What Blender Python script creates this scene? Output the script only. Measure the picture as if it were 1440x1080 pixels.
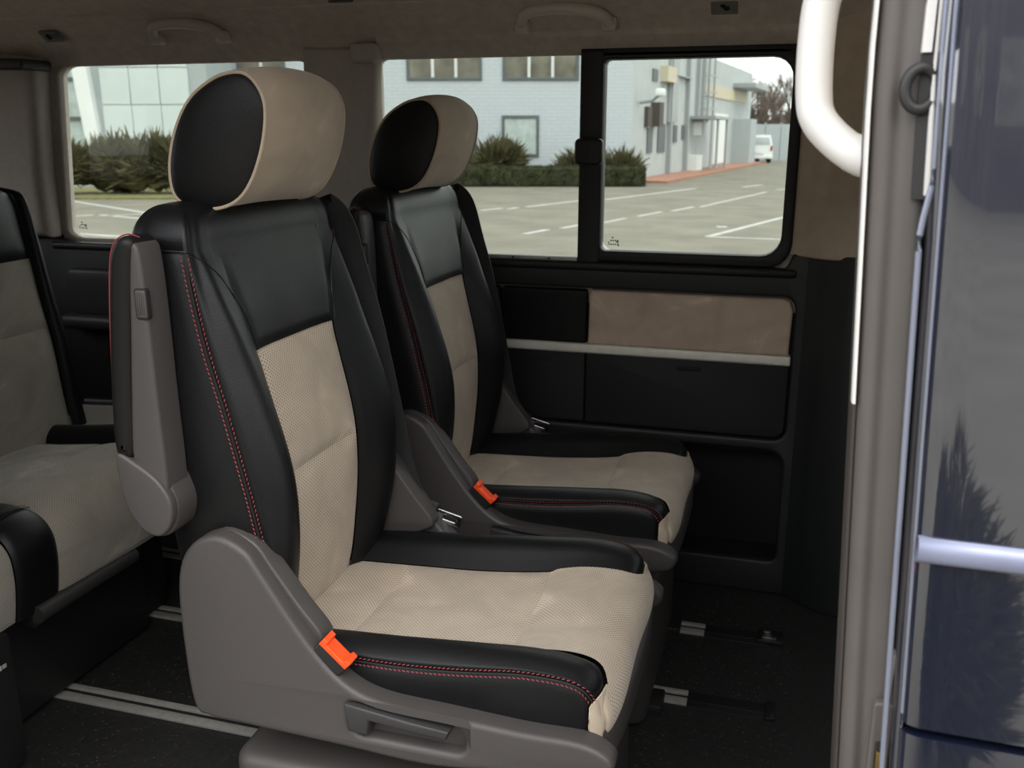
import bpy, bmesh, math, random
import numpy as np
from mathutils import Vector, Matrix

for o in list(bpy.data.objects): bpy.data.objects.remove(o, do_unlink=True)
S = bpy.context.scene
COL = S.collection
R = math.radians

# ------------------------------------------------------------------ camera
YAW, PITCH, FPX = R(16.4), R(15.1), 1300.0
CAM = Vector((0.77, -0.75, 1.10))
cd = bpy.data.cameras.new('camera'); cam = bpy.data.objects.new('camera', cd); COL.objects.link(cam)
cam.location = CAM
cam.rotation_euler = (R(90) - PITCH, 0, YAW)
cd.sensor_width = 36.0; cd.sensor_fit = 'HORIZONTAL'; cd.lens = 36.0 * FPX / 1440.0
cd.clip_start = 0.02; cd.clip_end = 500
cd.dof.use_dof = True; cd.dof.focus_distance = 1.32; cd.dof.aperture_fstop = 9.0
S.camera = cam

# ------------------------------------------------------------------ world, sun, exposure
w = bpy.data.worlds.new('sky'); S.world = w; w.use_nodes = True
nt = w.node_tree; nt.nodes.clear()
wo = nt.nodes.new('ShaderNodeOutputWorld'); bg = nt.nodes.new('ShaderNodeBackground')
tc = nt.nodes.new('ShaderNodeTexCoord'); sx = nt.nodes.new('ShaderNodeSeparateXYZ')
rp = nt.nodes.new('ShaderNodeValToRGB')
rp.color_ramp.elements[0].position = 0.0; rp.color_ramp.elements[0].color = (0.80, 0.83, 0.86, 1)
rp.color_ramp.elements[1].position = 1.0; rp.color_ramp.elements[1].color = (0.97, 0.985, 1.0, 1)
nt.links.new(tc.outputs['Generated'], sx.inputs[0]); nt.links.new(sx.outputs['Z'], rp.inputs[0])
nt.links.new(rp.outputs[0], bg.inputs['Color']); bg.inputs['Strength'].default_value = 1.15
nt.links.new(bg.outputs[0], wo.inputs[0])

sd = bpy.data.lights.new('sun', 'SUN'); sun = bpy.data.objects.new('sun', sd); COL.objects.link(sun)
sd.energy = 0.5; sd.angle = R(40); sd.color = (1.0, 0.95, 0.87)
sun.rotation_euler = Vector((-0.45, 0.62, -0.85)).to_track_quat('-Z', 'Y').to_euler()

S.view_settings.view_transform = 'Standard'; S.view_settings.look = 'None'
S.view_settings.gamma = 1.0; S.view_settings.use_curve_mapping = False
S.view_settings.exposure = 1.6

# ------------------------------------------------------------------ materials
def mat(name, col, rough=0.5, metal=0.0, noise=0.0, nscale=30.0, bump=0.0, bscale=400.0, coat=0.0, spec=0.5, sheen=0.0):
    m = bpy.data.materials.new(name); m.use_nodes = True
    n = m.node_tree; b = n.nodes['Principled BSDF']
    b.inputs['Base Color'].default_value = (*col, 1); b.inputs['Roughness'].default_value = rough
    b.inputs['Metallic'].default_value = metal; b.inputs['Specular IOR Level'].default_value = spec
    if coat: b.inputs['Coat Weight'].default_value = coat; b.inputs['Coat Roughness'].default_value = 0.03
    if sheen: b.inputs['Sheen Weight'].default_value = sheen
    if noise or bump:
        t = n.nodes.new('ShaderNodeTexCoord')
    if noise:
        z = n.nodes.new('ShaderNodeTexNoise'); z.inputs['Scale'].default_value = nscale; z.inputs['Detail'].default_value = 5
        n.links.new(t.outputs['Object'], z.inputs['Vector'])
        mr = n.nodes.new('ShaderNodeMapRange'); mr.inputs['From Min'].default_value = .3; mr.inputs['From Max'].default_value = .7
        mr.inputs['To Min'].default_value = 1 - noise; mr.inputs['To Max'].default_value = 1 + noise
        mx = n.nodes.new('ShaderNodeVectorMath'); mx.operation = 'SCALE'; mx.inputs[0].default_value = col
        n.links.new(z.outputs['Fac'], mr.inputs['Value']); n.links.new(mr.outputs[0], mx.inputs['Scale'])
        n.links.new(mx.outputs[0], b.inputs['Base Color'])
    if bump:
        z2 = n.nodes.new('ShaderNodeTexNoise'); z2.inputs['Scale'].default_value = bscale; z2.inputs['Detail'].default_value = 2
        n.links.new(t.outputs['Object'], z2.inputs['Vector'])
        bp = n.nodes.new('ShaderNodeBump'); bp.inputs['Strength'].default_value = bump; bp.inputs['Distance'].default_value = 0.002
        n.links.new(z2.outputs['Fac'], bp.inputs['Height']); n.links.new(bp.outputs[0], b.inputs['Normal'])
    return m

def suede(name, col, cell=0.0062, hole=0.17, perf=True):
    m = mat(name, col, 0.95, spec=0.15, sheen=0.25)
    n = m.node_tree; b = n.nodes['Principled BSDF']; L = n.links.new
    uv = n.nodes.new('ShaderNodeTexCoord')
    src = uv.outputs['UV'] if perf else uv.outputs['Object']
    nz = n.nodes.new('ShaderNodeTexNoise'); nz.inputs['Scale'].default_value = 9; nz.inputs['Detail'].default_value = 4
    nz.inputs['Distortion'].default_value = 1.2
    L(src, nz.inputs['Vector'])
    r = n.nodes.new('ShaderNodeValToRGB'); e = r.color_ramp.elements
    e[0].position = .32; e[0].color = tuple(c * .80 for c in col) + (1,)
    e[1].position = .60; e[1].color = (*col, 1)
    e2 = e.new(.71); e2.color = tuple(min(1, c * 1.30) for c in col) + (1,)
    L(nz.outputs['Fac'], r.inputs[0])
    out = r.outputs[0]
    if perf:
        # staggered dots: two square lattices
        def lattice(off):
            s = n.nodes.new('ShaderNodeVectorMath'); s.operation = 'SCALE'; s.inputs['Scale'].default_value = 1 / cell
            L(src, s.inputs[0])
            a = n.nodes.new('ShaderNodeVectorMath'); a.operation = 'ADD'; a.inputs[1].default_value = (off, off, 0)
            L(s.outputs[0], a.inputs[0])
            f = n.nodes.new('ShaderNodeVectorMath'); f.operation = 'FRACTION'; L(a.outputs[0], f.inputs[0])
            d = n.nodes.new('ShaderNodeVectorMath'); d.operation = 'DISTANCE'; d.inputs[1].default_value = (.5, .5, 0)
            L(f.outputs[0], d.inputs[0]); return d.outputs['Value']
        mn = n.nodes.new('ShaderNodeMath'); mn.operation = 'MINIMUM'; L(lattice(0), mn.inputs[0]); L(lattice(.5), mn.inputs[1])
        st = n.nodes.new('ShaderNodeMapRange'); st.inputs['From Min'].default_value = hole * .55; st.inputs['From Max'].default_value = hole
        L(mn.outputs[0], st.inputs['Value'])
        mx = n.nodes.new('ShaderNodeMix'); mx.data_type = 'RGBA'
        L(st.outputs[0], mx.inputs['Factor']); mx.inputs['A'].default_value = tuple(c * .22 for c in col) + (1,)
        L(out, mx.inputs['B']); out = mx.outputs['Result']
        bp = n.nodes.new('ShaderNodeBump'); bp.inputs['Strength'].default_value = .6; bp.inputs['Distance'].default_value = .0008
        L(st.outputs[0], bp.inputs['Height']); L(bp.outputs[0], b.inputs['Normal'])
    L(out, b.inputs['Base Color'])
    return m

def glass(name, tint=(.62, .67, .64)):
    m = bpy.data.materials.new(name); m.use_nodes = True; n = m.node_tree; n.nodes.clear(); L = n.links.new
    o = n.nodes.new('ShaderNodeOutputMaterial'); t = n.nodes.new('ShaderNodeBsdfTransparent'); t.inputs[0].default_value = (*tint, 1)
    g = n.nodes.new('ShaderNodeBsdfGlossy'); g.inputs['Roughness'].default_value = .01
    f = n.nodes.new('ShaderNodeFresnel'); f.inputs['IOR'].default_value = 1.25
    x = n.nodes.new('ShaderNodeMixShader'); L(f.outputs[0], x.inputs[0]); L(t.outputs[0], x.inputs[1]); L(g.outputs[0], x.inputs[2])
    L(x.outputs[0], o.inputs[0]); return m

M = {}
M['leather'] = mat('black_leather', (.0050, .0052, .0060), .42, bump=.18, bscale=700, noise=.15, nscale=12, spec=.31)
M['leather2'] = mat('dark_leather', (.007, .0066, .0066), .48, bump=.2, bscale=600, spec=.28)
M['suede'] = suede('perforated_suede', (.53, .435, .335), hole=.20)
M['suede_shaded'] = suede('bench_suede_shaded', (.35, .315, .265), cell=.006)  # same fabric as the seats, darkened to put the rear shade into its colour
M['suede_nose'] = suede('cushion_front_suede', (.44, .36, .275), perf=False)
M['suede_plain'] = suede('plain_suede', (.48, .385, .285), perf=False)
M['panel_suede'] = suede('panel_suede', (.68, .53, .40), perf=False)
M['grey'] = mat('grey_plastic', (.055, .0485, .0465), .50, bump=.15, bscale=900)
M['grey_dk'] = mat('charcoal_plastic', (.030, .028, .028), .5, bump=.15, bscale=900)
M['black'] = mat('black_plastic', (.010, .010, .010), .5, bump=.15, bscale=900)
M['trim'] = mat('dark_trim_plastic', (.016, .0175, .017), .48, bump=.2, bscale=800)
M['drawer'] = mat('black_drawer_plastic', (.012, .013, .0125), .5, bump=.2, bscale=800)
M['hole'] = mat('recess_black', (.008, .007, .007), .7)
M['rubber'] = mat('black_rubber', (.012, .012, .013), .55)
M['liner'] = mat('headliner_fabric', (.60, .515, .445), .95, noise=.10, nscale=40, spec=.1)
M['pillar'] = mat('pillar_cloth', (.50, .455, .405), .95, noise=.05, nscale=60, spec=.1)
M['pillar_brown'] = mat('brown_pillar_cloth', (.58, .475, .365), .95, noise=.08, nscale=30, spec=.1)
M['handle_tr'] = mat('beige_grey_plastic', (.62, .55, .49), .5)
M['hookplate'] = mat('hook_plate_plastic', (.20, .185, .165), .55)
M['white'] = mat('white_plastic', (.78, .75, .72), .42)
M['alu'] = mat('brushed_aluminium', (.42, .41, .38), .45, .35, noise=.1, nscale=90)
M['steel'] = mat('polished_steel', (.75, .75, .74), .2, 1.0)
M['silver'] = mat('satin_silver_trim', (.82, .79, .69), .42, .2, noise=.05, nscale=50)
M['red'] = mat('red_thread', (.22, .032, .038), .7)
M['dkred'] = mat('dark_thread', (.10, .03, .03), .7)
M['orange'] = mat('orange_button', (.95, .075, .008), .4)
M['blackthread'] = mat('black_thread', (.03, .028, .028), .7)
M['belt'] = mat('belt_webbing', (.022, .022, .023), .6, bump=.4, bscale=500)
M['floor'] = mat('rubber_floor', (.016, .0155, .015), .60, noise=.35, nscale=70, bump=.5, bscale=160)
M['stud'] = mat('floor_stud', (.030, .027, .024), .65, noise=.3, nscale=200)
M['seal'] = mat('taupe_door_seal', (.105, .092, .084), .5, noise=.06, nscale=15)
M['seal_dk'] = mat('brown_black_seal', (.05, .042, .038), .45)
M['paint'] = mat('dark_blue_paint', (.006, .0085, .022), .35, .0, noise=.12, nscale=900, coat=1.0, spec=.5)
M['paint'].node_tree.nodes['Principled BSDF'].inputs['Coat IOR'].default_value = 2.3
M['chrome_strip'] = mat('silver_moulding', (.27, .29, .41), .42, .4)
M['edge'] = mat('painted_edge_shine', (.26, .28, .36), .3, .4)  # pale tone standing in for the shine on the rolled paint edges
M['brass'] = mat('brass_catch', (.75, .5, .2), .35, 1.0)
M['glass'] = glass('tinted_glass', (.76, .78, .745))
M['print'] = mat('black_print', (.01, .01, .01), .7)
M['greyprint'] = mat('grey_print', (.45, .42, .42), .7)

# ------------------------------------------------------------------ mesh helpers
def mesh(name, verts, faces, m, parent=None, smooth=True, uvs=None):
    me = bpy.data.meshes.new(name); me.from_pydata([tuple(v) for v in verts], [], faces)
    if uvs is not None:
        ul = me.uv_layers.new(name='UVMap')
        for l in me.loops: ul.data[l.index].uv = uvs[l.vertex_index]
    if m: me.materials.append(m)
    me.polygons.foreach_set('use_smooth', [smooth] * len(me.polygons))
    o = bpy.data.objects.new(name, me); COL.objects.link(o)
    if parent: o.parent = parent
    return o

def from_bm(name, bm, m, parent=None, smooth=True, recalc=True):
    if recalc: bmesh.ops.recalc_face_normals(bm, faces=bm.faces)
    me = bpy.data.meshes.new(name); bm.to_mesh(me); bm.free()
    if m: me.materials.append(m)
    me.polygons.foreach_set('use_smooth', [smooth] * len(me.polygons))
    o = bpy.data.objects.new(name, me); COL.objects.link(o)
    if parent: o.parent = parent
    return o

def autosmooth(o, ang=35):
    me = o.data
    bm = bmesh.new(); bm.from_mesh(me)
    for e in bm.edges:
        if len(e.link_faces) == 2 and e.calc_face_angle(0) > R(ang): e.smooth = False
    bm.to_mesh(me); bm.free(); return o

def empty(name, loc=(0, 0, 0), rz=0, parent=None):
    o = bpy.data.objects.new(name, None); COL.objects.link(o); o.location = loc; o.rotation_euler = (0, 0, rz)
    o.empty_display_size = .05
    if parent: o.parent = parent
    return o

def tag(o, label=None, cat=None, group=None, kind=None):
    if label: o['label'] = label
    if cat: o['category'] = cat
    if group: o['group'] = group
    if kind: o['kind'] = kind
    return o

def box(name, lo, hi, m, parent=None, bev=0.0, seg=2, rot=None):
    bm = bmesh.new(); bmesh.ops.create_cube(bm, size=1)
    lo, hi = Vector(lo), Vector(hi)
    for v in bm.verts: v.co = Vector([(lo[i] + hi[i]) / 2 + v.co[i] * (hi[i] - lo[i]) for i in range(3)])
    if bev: bmesh.ops.bevel(bm, geom=list(bm.edges), offset=bev, segments=seg, affect='EDGES', profile=.5)
    if rot:
        c = (lo + hi) / 2
        bmesh.ops.rotate(bm, verts=bm.verts, cent=c, matrix=rot)
    o = from_bm(name, bm, m, parent); return autosmooth(o, 40)

def rrect(x0, y0, x1, y1, r, n=5):
    if not isinstance(r, (list, tuple)): r = [r] * 4     # corners: ll, lr, ur, ul
    pts = []
    for (cx, cy, a0, rr) in ((x0 + r[0], y0 + r[0], 180, r[0]), (x1 - r[1], y0 + r[1], 270, r[1]), (x1 - r[2], y1 - r[2], 0, r[2]), (x0 + r[3], y1 - r[3], 90, r[3])):
        for i in range(n + 1):
            a = R(a0 + 90 * i / n); pts.append((cx + rr * math.cos(a), cy + rr * math.sin(a)))
    return pts

def smooth_loop(pts, n=6, closed=True):
    P = np.array(pts, float); N = len(P); out = []
    rng = range(N) if closed else range(N - 1)
    for i in rng:
        if closed: p0, p1, p2, p3 = P[i - 1], P[i], P[(i + 1) % N], P[(i + 2) % N]
        else: p0, p1, p2, p3 = P[max(i - 1, 0)], P[i], P[i + 1], P[min(i + 2, N - 1)]
        for k in range(n):
            t = k / n
            out.append(.5 * ((2 * p1) + (-p0 + p2) * t + (2 * p0 - 5 * p1 + 4 * p2 - p3) * t * t + (-p0 + 3 * p1 - 3 * p2 + p3) * t ** 3))
    if not closed: out.append(P[-1])
    return [tuple(p) for p in out]

def plate(name, loops, t0, t1, m, parent=None, plane='XZ', bev=.004, res=2, ang=40):
    """2D outlines (first outer, others holes) extruded between t0 and t1 along the third axis, rounded rims."""
    cu = bpy.data.curves.new(name, 'CURVE'); cu.dimensions = '2D'; cu.fill_mode = 'BOTH'
    h = abs(t1 - t0) / 2; bev = min(bev, h * .98)
    cu.extrude = h - bev; cu.bevel_depth = bev; cu.bevel_resolution = res; cu.offset = -bev
    for lp in loops:
        s = cu.splines.new('POLY'); s.points.add(len(lp) - 1); s.use_cyclic_u = True
        for p, q in zip(s.points, lp): p.co = (q[0], q[1], 0, 1)
    tmp = bpy.data.objects.new('tmp', cu); COL.objects.link(tmp)
    dg = bpy.context.evaluated_depsgraph_get(); dg.update()
    me = bpy.data.meshes.new_from_object(tmp.evaluated_get(dg))
    bpy.data.objects.remove(tmp); bpy.data.curves.remove(cu)
    c = (t0 + t1) / 2
    for v in me.vertices:
        a, b, d = v.co
        v.co = {'XZ': (a, d + c, b), 'XY': (a, b, d + c), 'YZ': (d + c, a, b)}[plane]
    bm = bmesh.new(); bm.from_mesh(me); bpy.data.meshes.remove(me)
    bmesh.ops.remove_doubles(bm, verts=bm.verts, dist=1e-5)
    o = from_bm(name, bm, m, parent); return autosmooth(o, ang)

def tube(name, pts, r, m, parent=None, n=10, closed=False, flat=1.0, up=(0, 0, 1), cap=True):
    """swept tube; r number or list; flat squashes along the frame's second axis"""
    P = [Vector(p) for p in pts]; N = len(P); rr = r if isinstance(r, (list, tuple)) else [r] * N
    V, F = [], []; U = Vector(up)
    for i in range(N):
        if closed: t = (P[(i + 1) % N] - P[i - 1])
        else: t = P[min(i + 1, N - 1)] - P[max(i - 1, 0)]
        t.normalize(); a = t.cross(U)
        if a.length < 1e-4: a = t.cross(Vector((1, 0, 0)))
        a.normalize(); b = a.cross(t).normalized()
        for k in range(n):
            q = 2 * math.pi * k / n
            V.append(P[i] + a * (rr[i] * math.cos(q)) + b * (rr[i] * flat * math.sin(q)))
    L = N if closed else N - 1
    for i in range(L):
        for k in range(n):
            j = (i + 1) % N
            F.append((i * n + k, i * n + (k + 1) % n, j * n + (k + 1) % n, j * n + k))
    if not closed and cap:
        F.append(tuple(range(n))[::-1]); F.append(tuple((N - 1) * n + k for k in range(n)))
    o = mesh(name, V, F, m, parent)
    bm = bmesh.new(); bm.from_mesh(o.data); bmesh.ops.recalc_face_normals(bm, faces=bm.faces); bm.to_mesh(o.data); bm.free()
    return autosmooth(o, 50)

def interp(tab, x):
    xs = [a for a, b in tab]; ys = [b for a, b in tab]
    # smooth (monotone-ish) cubic via catmull on table
    if x <= xs[0]: return ys[0]
    if x >= xs[-1]: return ys[-1]
    i = max(j for j in range(len(xs)) if xs[j] <= x); i = min(i, len(xs) - 2)
    h = xs[i + 1] - xs[i]; t = (x - xs[i]) / h
    def sl(j):
        if j == 0: return (ys[1] - ys[0]) / (xs[1] - xs[0])
        if j == len(xs) - 1: return (ys[-1] - ys[-2]) / (xs[-1] - xs[-2])
        return (ys[j + 1] - ys[j - 1]) / (xs[j + 1] - xs[j - 1])
    m0, m1 = sl(i) * h, sl(i + 1) * h
    return (2 * t**3 - 3 * t**2 + 1) * ys[i] + (t**3 - 2 * t**2 + t) * m0 + (-2 * t**3 + 3 * t**2) * ys[i + 1] + (t**3 - t**2) * m1

def patch(name, fn, u0, u1, v0, v1, nu, nv, m, parent, edges='LRBT', gd=.004, gw=.007, puff=.0, flip=False, fade=None):
    """piece of upholstery cut from the surface fn(u,v); dips into its seams at the listed edges"""
    cl = lambda s: .5 - .5 * math.cos(math.pi * s)
    us = [u0 + (u1 - u0) * (.5 * cl(i / nu) + .5 * i / nu) for i in range(nu + 1)]
    vs = [v0 + (v1 - v0) * (.5 * cl(j / nv) + .5 * j / nv) for j in range(nv + 1)]
    G = np.array([[fn(u, v) for u in us] for v in vs], float)
    du = np.zeros(G.shape[:2]); dv = np.zeros(G.shape[:2])
    du[:, 1:] = np.cumsum(np.linalg.norm(G[:, 1:] - G[:, :-1], axis=2), axis=1)
    dv[1:, :] = np.cumsum(np.linalg.norm(G[1:] - G[:-1], axis=2), axis=0)
    gu = np.gradient(G, axis=1); gv = np.gradient(G, axis=0)
    nrm = np.cross(gu, gv); ln = np.linalg.norm(nrm, axis=2, keepdims=True); nrm = nrm / np.maximum(ln, 1e-9)
    if flip: nrm = -nrm
    D = np.full(G.shape[:2], 9.)
    if 'L' in edges: D = np.minimum(D, du)
    if 'R' in edges: D = np.minimum(D, du[:, -1:] - du)
    if 'B' in edges: D = np.minimum(D, dv)
    if 'T' in edges: D = np.minimum(D, dv[-1:, :] - dv)
    off = -gd * np.exp(-(D / gw) ** 2) + puff * (1 - np.exp(-(D / (gw * 4)) ** 2))
    if fade:
        ft = np.clip((np.array(vs) - fade[0]) / (fade[1] - fade[0]), 0, 1); off = off * (1 - ft * ft * (3 - 2 * ft))[:, None]
    G2 = G + nrm * off[..., None]
    H, W = G.shape[:2]
    mid = du[H // 2]
    uv = [(mid[i] if True else 0, dv[j, W // 2]) for j in range(H) for i in range(W)]
    V = G2.reshape(-1, 3)
    F = []
    for j in range(H - 1):
        for i in range(W - 1):
            q = (j * W + i, j * W + i + 1, (j + 1) * W + i + 1, (j + 1) * W + i)
            F.append(q if not flip else q[::-1])
    return mesh(name, V, F, m, parent, uvs=uv)

def crv(ctrl, t):
    """catmull-rom through ctrl (list of np arrays), t in [0,len-1]"""
    n = len(ctrl); i = min(int(t), n - 2); f = t - i
    p1, p2 = ctrl[i], ctrl[i + 1]
    p0 = ctrl[i - 1] if i > 0 else 2 * p1 - p2
    p3 = ctrl[i + 2] if i + 2 < n else 2 * p2 - p1
    return .5 * ((2 * p1) + (-p0 + p2) * f + (2 * p0 - 5 * p1 + 4 * p2 - p3) * f * f + (-p0 + 3 * p1 - 3 * p2 + p3) * f**3)

def stitches(name, fn, path, side, m, parent, sign=1, step=.0062, ln=.0042, wd=.0011, lift=.0012):
    """row of thread stitches along (u,v) path points, offset sideways on the surface by `side` metres"""
    pts = [np.array(fn(*p)) for p in path]; nr = []
    e = 1e-3
    for (u, v) in path:
        a = np.array(fn(u + e, v)) - np.array(fn(u - e, v)); b = np.array(fn(u, v + e)) - np.array(fn(u, v - e))
        k = np.cross(a, b) * sign; nr.append(k / max(np.linalg.norm(k), 1e-12))
    cen = np.mean(pts, axis=0)
    V, F = [], []; acc = 0.; nxt = 0.
    for i in range(len(pts) - 1):
        d = pts[i + 1] - pts[i]; L = np.linalg.norm(d)
        if L < 1e-9: continue
        t = d / L
        while nxt < acc + L:
            f = (nxt - acc) / L; n = nr[i] * (1 - f) + nr[i + 1] * f; n /= np.linalg.norm(n)
            s = np.cross(n, t); c = pts[i] + d * f + s * side + n * lift
            a, b, h = t * ln / 2 + s * .0006 * (1 if side > 0 else -1), s * wd / 2 * 1.2, n * wd * .8
            k = len(V)
            V += [c - a - b - h, c - a + b - h, c + a + b - h, c + a - b - h, c - a * .6 + h, c + a * .6 + h]
            F += [(k, k + 3, k + 5, k + 4), (k + 1, k + 4, k + 5, k + 2), (k, k + 4, k + 1), (k + 3, k + 2, k + 5)]
            nxt += step
        acc += L
    o = mesh(name, V, F, m, parent); o['kind'] = 'stuff'; return o

def copy_tree(o, parent=None):
    c = o.copy(); COL.objects.link(c); c.parent = parent
    for ch in list(o.children): copy_tree(ch, c)
    return c

# pixel of the photograph (1440x1080) -> world point, used only to measure positions out on the yard
_f = Vector((-math.sin(YAW) * math.cos(PITCH), math.cos(YAW) * math.cos(PITCH), -math.sin(PITCH)))
_r = Vector((math.cos(YAW), math.sin(YAW), 0)); _u = _r.cross(_f)
def ray(px, py): return _f + _r * ((px - 720) / FPX) - _u * ((py - 540) / FPX)
def onground(px, py, z=-.55):
    d = ray(px, py); t = (z - CAM.z) / d.z; return CAM + d * t
_dh = Vector((-math.sin(YAW), math.cos(YAW), 0))
def at(px, py, D):                       # (r, z) at yard distance D, in the yard frame
    d = ray(px, py); p = d * (D / d.dot(_dh)); return p.dot(_r), CAM.z + p.z

# ================================================================== THE VAN SHELL
GZ = -.55
floor = box('floor', (-1.75, 0.03, -.06), (2.0, 1.47, 0), M['floor'])
tag(floor, 'black rubber van floor with aluminium seat rails', 'floor', kind='structure')

def rail(y, x0, x1, x2, parent):
    for a, b in ((-.024, -.003), (.010, .024)):
        box('rail_strip', (x0, y + a, -.001), (x1, y + b, .006), M['alu'], parent, .0015)
    box('rail_slot', (x0, y - .004, -.001), (x1, y + .011, .0012), M['hole'], parent)
    if x2 > x1:
        box('rail_channel', (x1, y - .026, -.001), (x2, y + .026, .002), M['rubber'], parent, .0008)
        box('channel_rib', (x1, y - .008, 0), (x2 - .01, y + .002, .0035), M['black'], parent, .001)
rail(.586, -1.2, -.02, -.02, floor); rail(.918, -1.2, .648, .815, floor); rail(1.197, -1.2, .658, .80, floor)
rail(.28, -1.2, .30, .30, floor)
box('rail_end_stop', (.80, .889, 0), (.818, .948, .008), M['black'], floor, .002)
rl = box('rail_latch', (.775, 1.175, 0), (.83, 1.225, .012), M['black'], floor, .003)
box('latch_plate', (.785, 1.18, .012), (.815, 1.187, .017), M['steel'], rl, .001)
box('latch_plate', (.787, 1.203, .012), (.805, 1.210, .018), M['steel'], rl, .001)

rnd = random.Random(4)
V, F = [], []
for i in range(5200):
    x, y = rnd.uniform(-1.1, .85), rnd.uniform(.05, 1.4)
    if any(abs(y - q) < .032 for q in (.28, .586, .918, 1.197)): continue
    a = rnd.uniform(0, 6.28); l, wd = rnd.uniform(.003, .0055), rnd.uniform(.002, .0035); h = rnd.uniform(.0006, .0014)
    k = len(V); ca, sa = math.cos(a), math.sin(a)
    for (p, q, z) in ((-l, 0, 0), (0, -wd, 0), (l, 0, 0), (0, wd, 0), (0, 0, h)): V.append((x + p * ca - q * sa, y + p * sa + q * ca, z + .0002))
    F += [(k, k + 1, k + 4), (k + 1, k + 2, k + 4), (k + 2, k + 3, k + 4), (k + 3, k, k + 4)]
st = mesh('rubber_studs', V, F, M['stud'], floor, smooth=False); st['kind'] = 'stuff'

# ceiling: flat headliner with a curved side rail down to the far windows
prof = [(.02, 1.40), (.3, 1.415), (.7, 1.42), (1.1, 1.415), (1.24, 1.405), (1.285, 1.385), (1.287, 1.381), (1.295, 1.3825), (1.34, 1.362), (1.385, 1.332), (1.42, 1.303), (1.445, 1.279)]
def strip_along_x(name, prof, x0, x1, thick, m, parent=None, nx=2):
    V, F = [], []; n = len(prof)
    for x in np.linspace(x0, x1, nx):
        for (y, z) in prof: V.append((x, y, z))
        for (y, z) in prof: V.append((x, y + thick[0], z + thick[1]))
    for k in range(nx - 1):
        b = k * 2 * n; c = b + 2 * n
        for i in range(n - 1):
            F.append((b + i, b + i + 1, c + i + 1, c + i)); F.append((b + n + i + 1, b + n + i, c + n + i, c + n + i + 1))
        F.append((b, c, c + n, b + n)); F.append((b + n - 1, b + 2 * n - 1, c + 2 * n - 1, c + n - 1))
    for k in (0, nx - 1):
        b = k * 2 * n
        for i in range(n - 1): F.append((b + i, b + n + i, b + n + i + 1, b + i + 1))
    bm = bmesh.new(); me = bpy.data.meshes.new('t'); me.from_pydata(V, [], F); bm.from_mesh(me); bpy.data.meshes.remove(me)
    return autosmooth(from_bm(name, bm, m, parent), 25)
ceil = strip_along_x('ceiling', prof, -1.75, 2.0, (.02, .05), M['liner'])
tag(ceil, 'taupe fabric headliner curving down to the side windows', 'ceiling', kind='structure')
ledge = strip_along_x('window_header', [(1.395, 1.3235), (1.40, 1.312), (1.435, 1.284), (1.455, 1.276)], -.20, .78, (.02, .03), M['liner'], ceil)

# far (left-hand) side wall: one trim plate with the window openings cut out
W1 = [(-1.205, .815), (-1.19, .86), (-1.168, 1.268), (-1.155, 1.277), (-.43, 1.281), (-.402, 1.26), (-.398, .84), (-.41, .815)]
W1 = rrect(0, 0, 1, 1, .06, 5); W1 = [(-1.205 + a * .80 + (b * .035 * (1 - a)), .814 + b * .466) for a, b in W1]
W2 = [(-.222 + a * .990, .806 + b * .474) for a, b in rrect(0, 0, 1, 1, [.03, .07, .07, .03], 5)]
wall = plate('wall_left', [[(-1.75, .70), (1.0, .70), (1.0, 1.33), (-1.75, 1.33)], W1, W2], 1.45, 1.49, M['pillar'], bev=.006)
tag(wall, 'van side wall with cloth pillars, dark lower trim and storage panel', 'wall', kind='structure')

# dark lower trim, with panel opening and open pocket
PAN = [(.05 + 0, .40)]
pan_hole = rrect(-.02, .398, .803, .742, [.005, .03, .03, .005], 5)
pocket_hole = rrect(.30, .085, .802, .372, [.02, .02, .04, .02], 5)
lt = plate('lower_trim', [[(-1.75, .0), (.98, .0), (.98, .84), (.79, .84), (.780, .815), (.77, .80), (.5, .80), (-1.15, .80), (-1.215, .815), (-1.24, .86), (-1.75, .86)], pan_hole, pocket_hole], 1.425, 1.455, M['trim'], wall, bev=.007)
box('window_ledge', (-1.24, 1.418, .785), (.80, 1.455, .806), M['black'], wall, .008, 3)
box('panel_back', (-.05, 1.452, .36), (.82, 1.47, .76), M['hole'], wall)
# pocket liner (five sides)
bm = bmesh.new(); bmesh.ops.create_cube(bm, size=1)
for v in bm.verts: v.co = Vector((.55 + v.co.x * .52, 1.50 + v.co.y * .10, .228 + v.co.z * .30))
bmesh.ops.delete(bm, geom=[f for f in bm.faces if f.calc_center_median().y < 1.46], context='FACES')
from_bm('pocket_liner', bm, M['hole'], wall, smooth=False)
plate('suede_panel', [[(.322, .604), (.795, .604), (.798, .71), (.79, .73), (.775, .736), (.33, .736), (.324, .72)]], 1.428, 1.456, M['panel_suede'], wall, bev=.007)
plate('upper_panel', [rrect(.10, .604, .318, .736, .008)], 1.430, 1.456, M['leather2'], wall, bev=.006)
plate('upper_panel', [rrect(-.02, .604, .096, .736, .008)], 1.430, 1.456, M['leather2'], wall, bev=.006)
plate('trim_strip', [rrect(.10, .581, .801, .604, .003)], 1.422, 1.456, M['silver'], wall, bev=.004)
d1 = plate('storage_drawer', [rrect(.10, .402, .3145, .581, .006)], 1.432, 1.456, M['drawer'], wall, bev=.003)
d2 = plate('storage_drawer', [rrect(.318, .402, .799, .581, [.006, .028, .004, .006])], 1.432, 1.456, M['drawer'], wall, bev=.003)
for d, x in ((d1, .20), (d2, .57)):
    plate('finger_slot', [rrect(x - .030, .552, x + .030, .566, .0068)], 1.4305, 1.434, M['hole'], d, bev=.0005)
box('belt_guide', (.075, 1.418, .55), (.10, 1.44, .70), M['grey_dk'], wall, .004)
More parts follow.
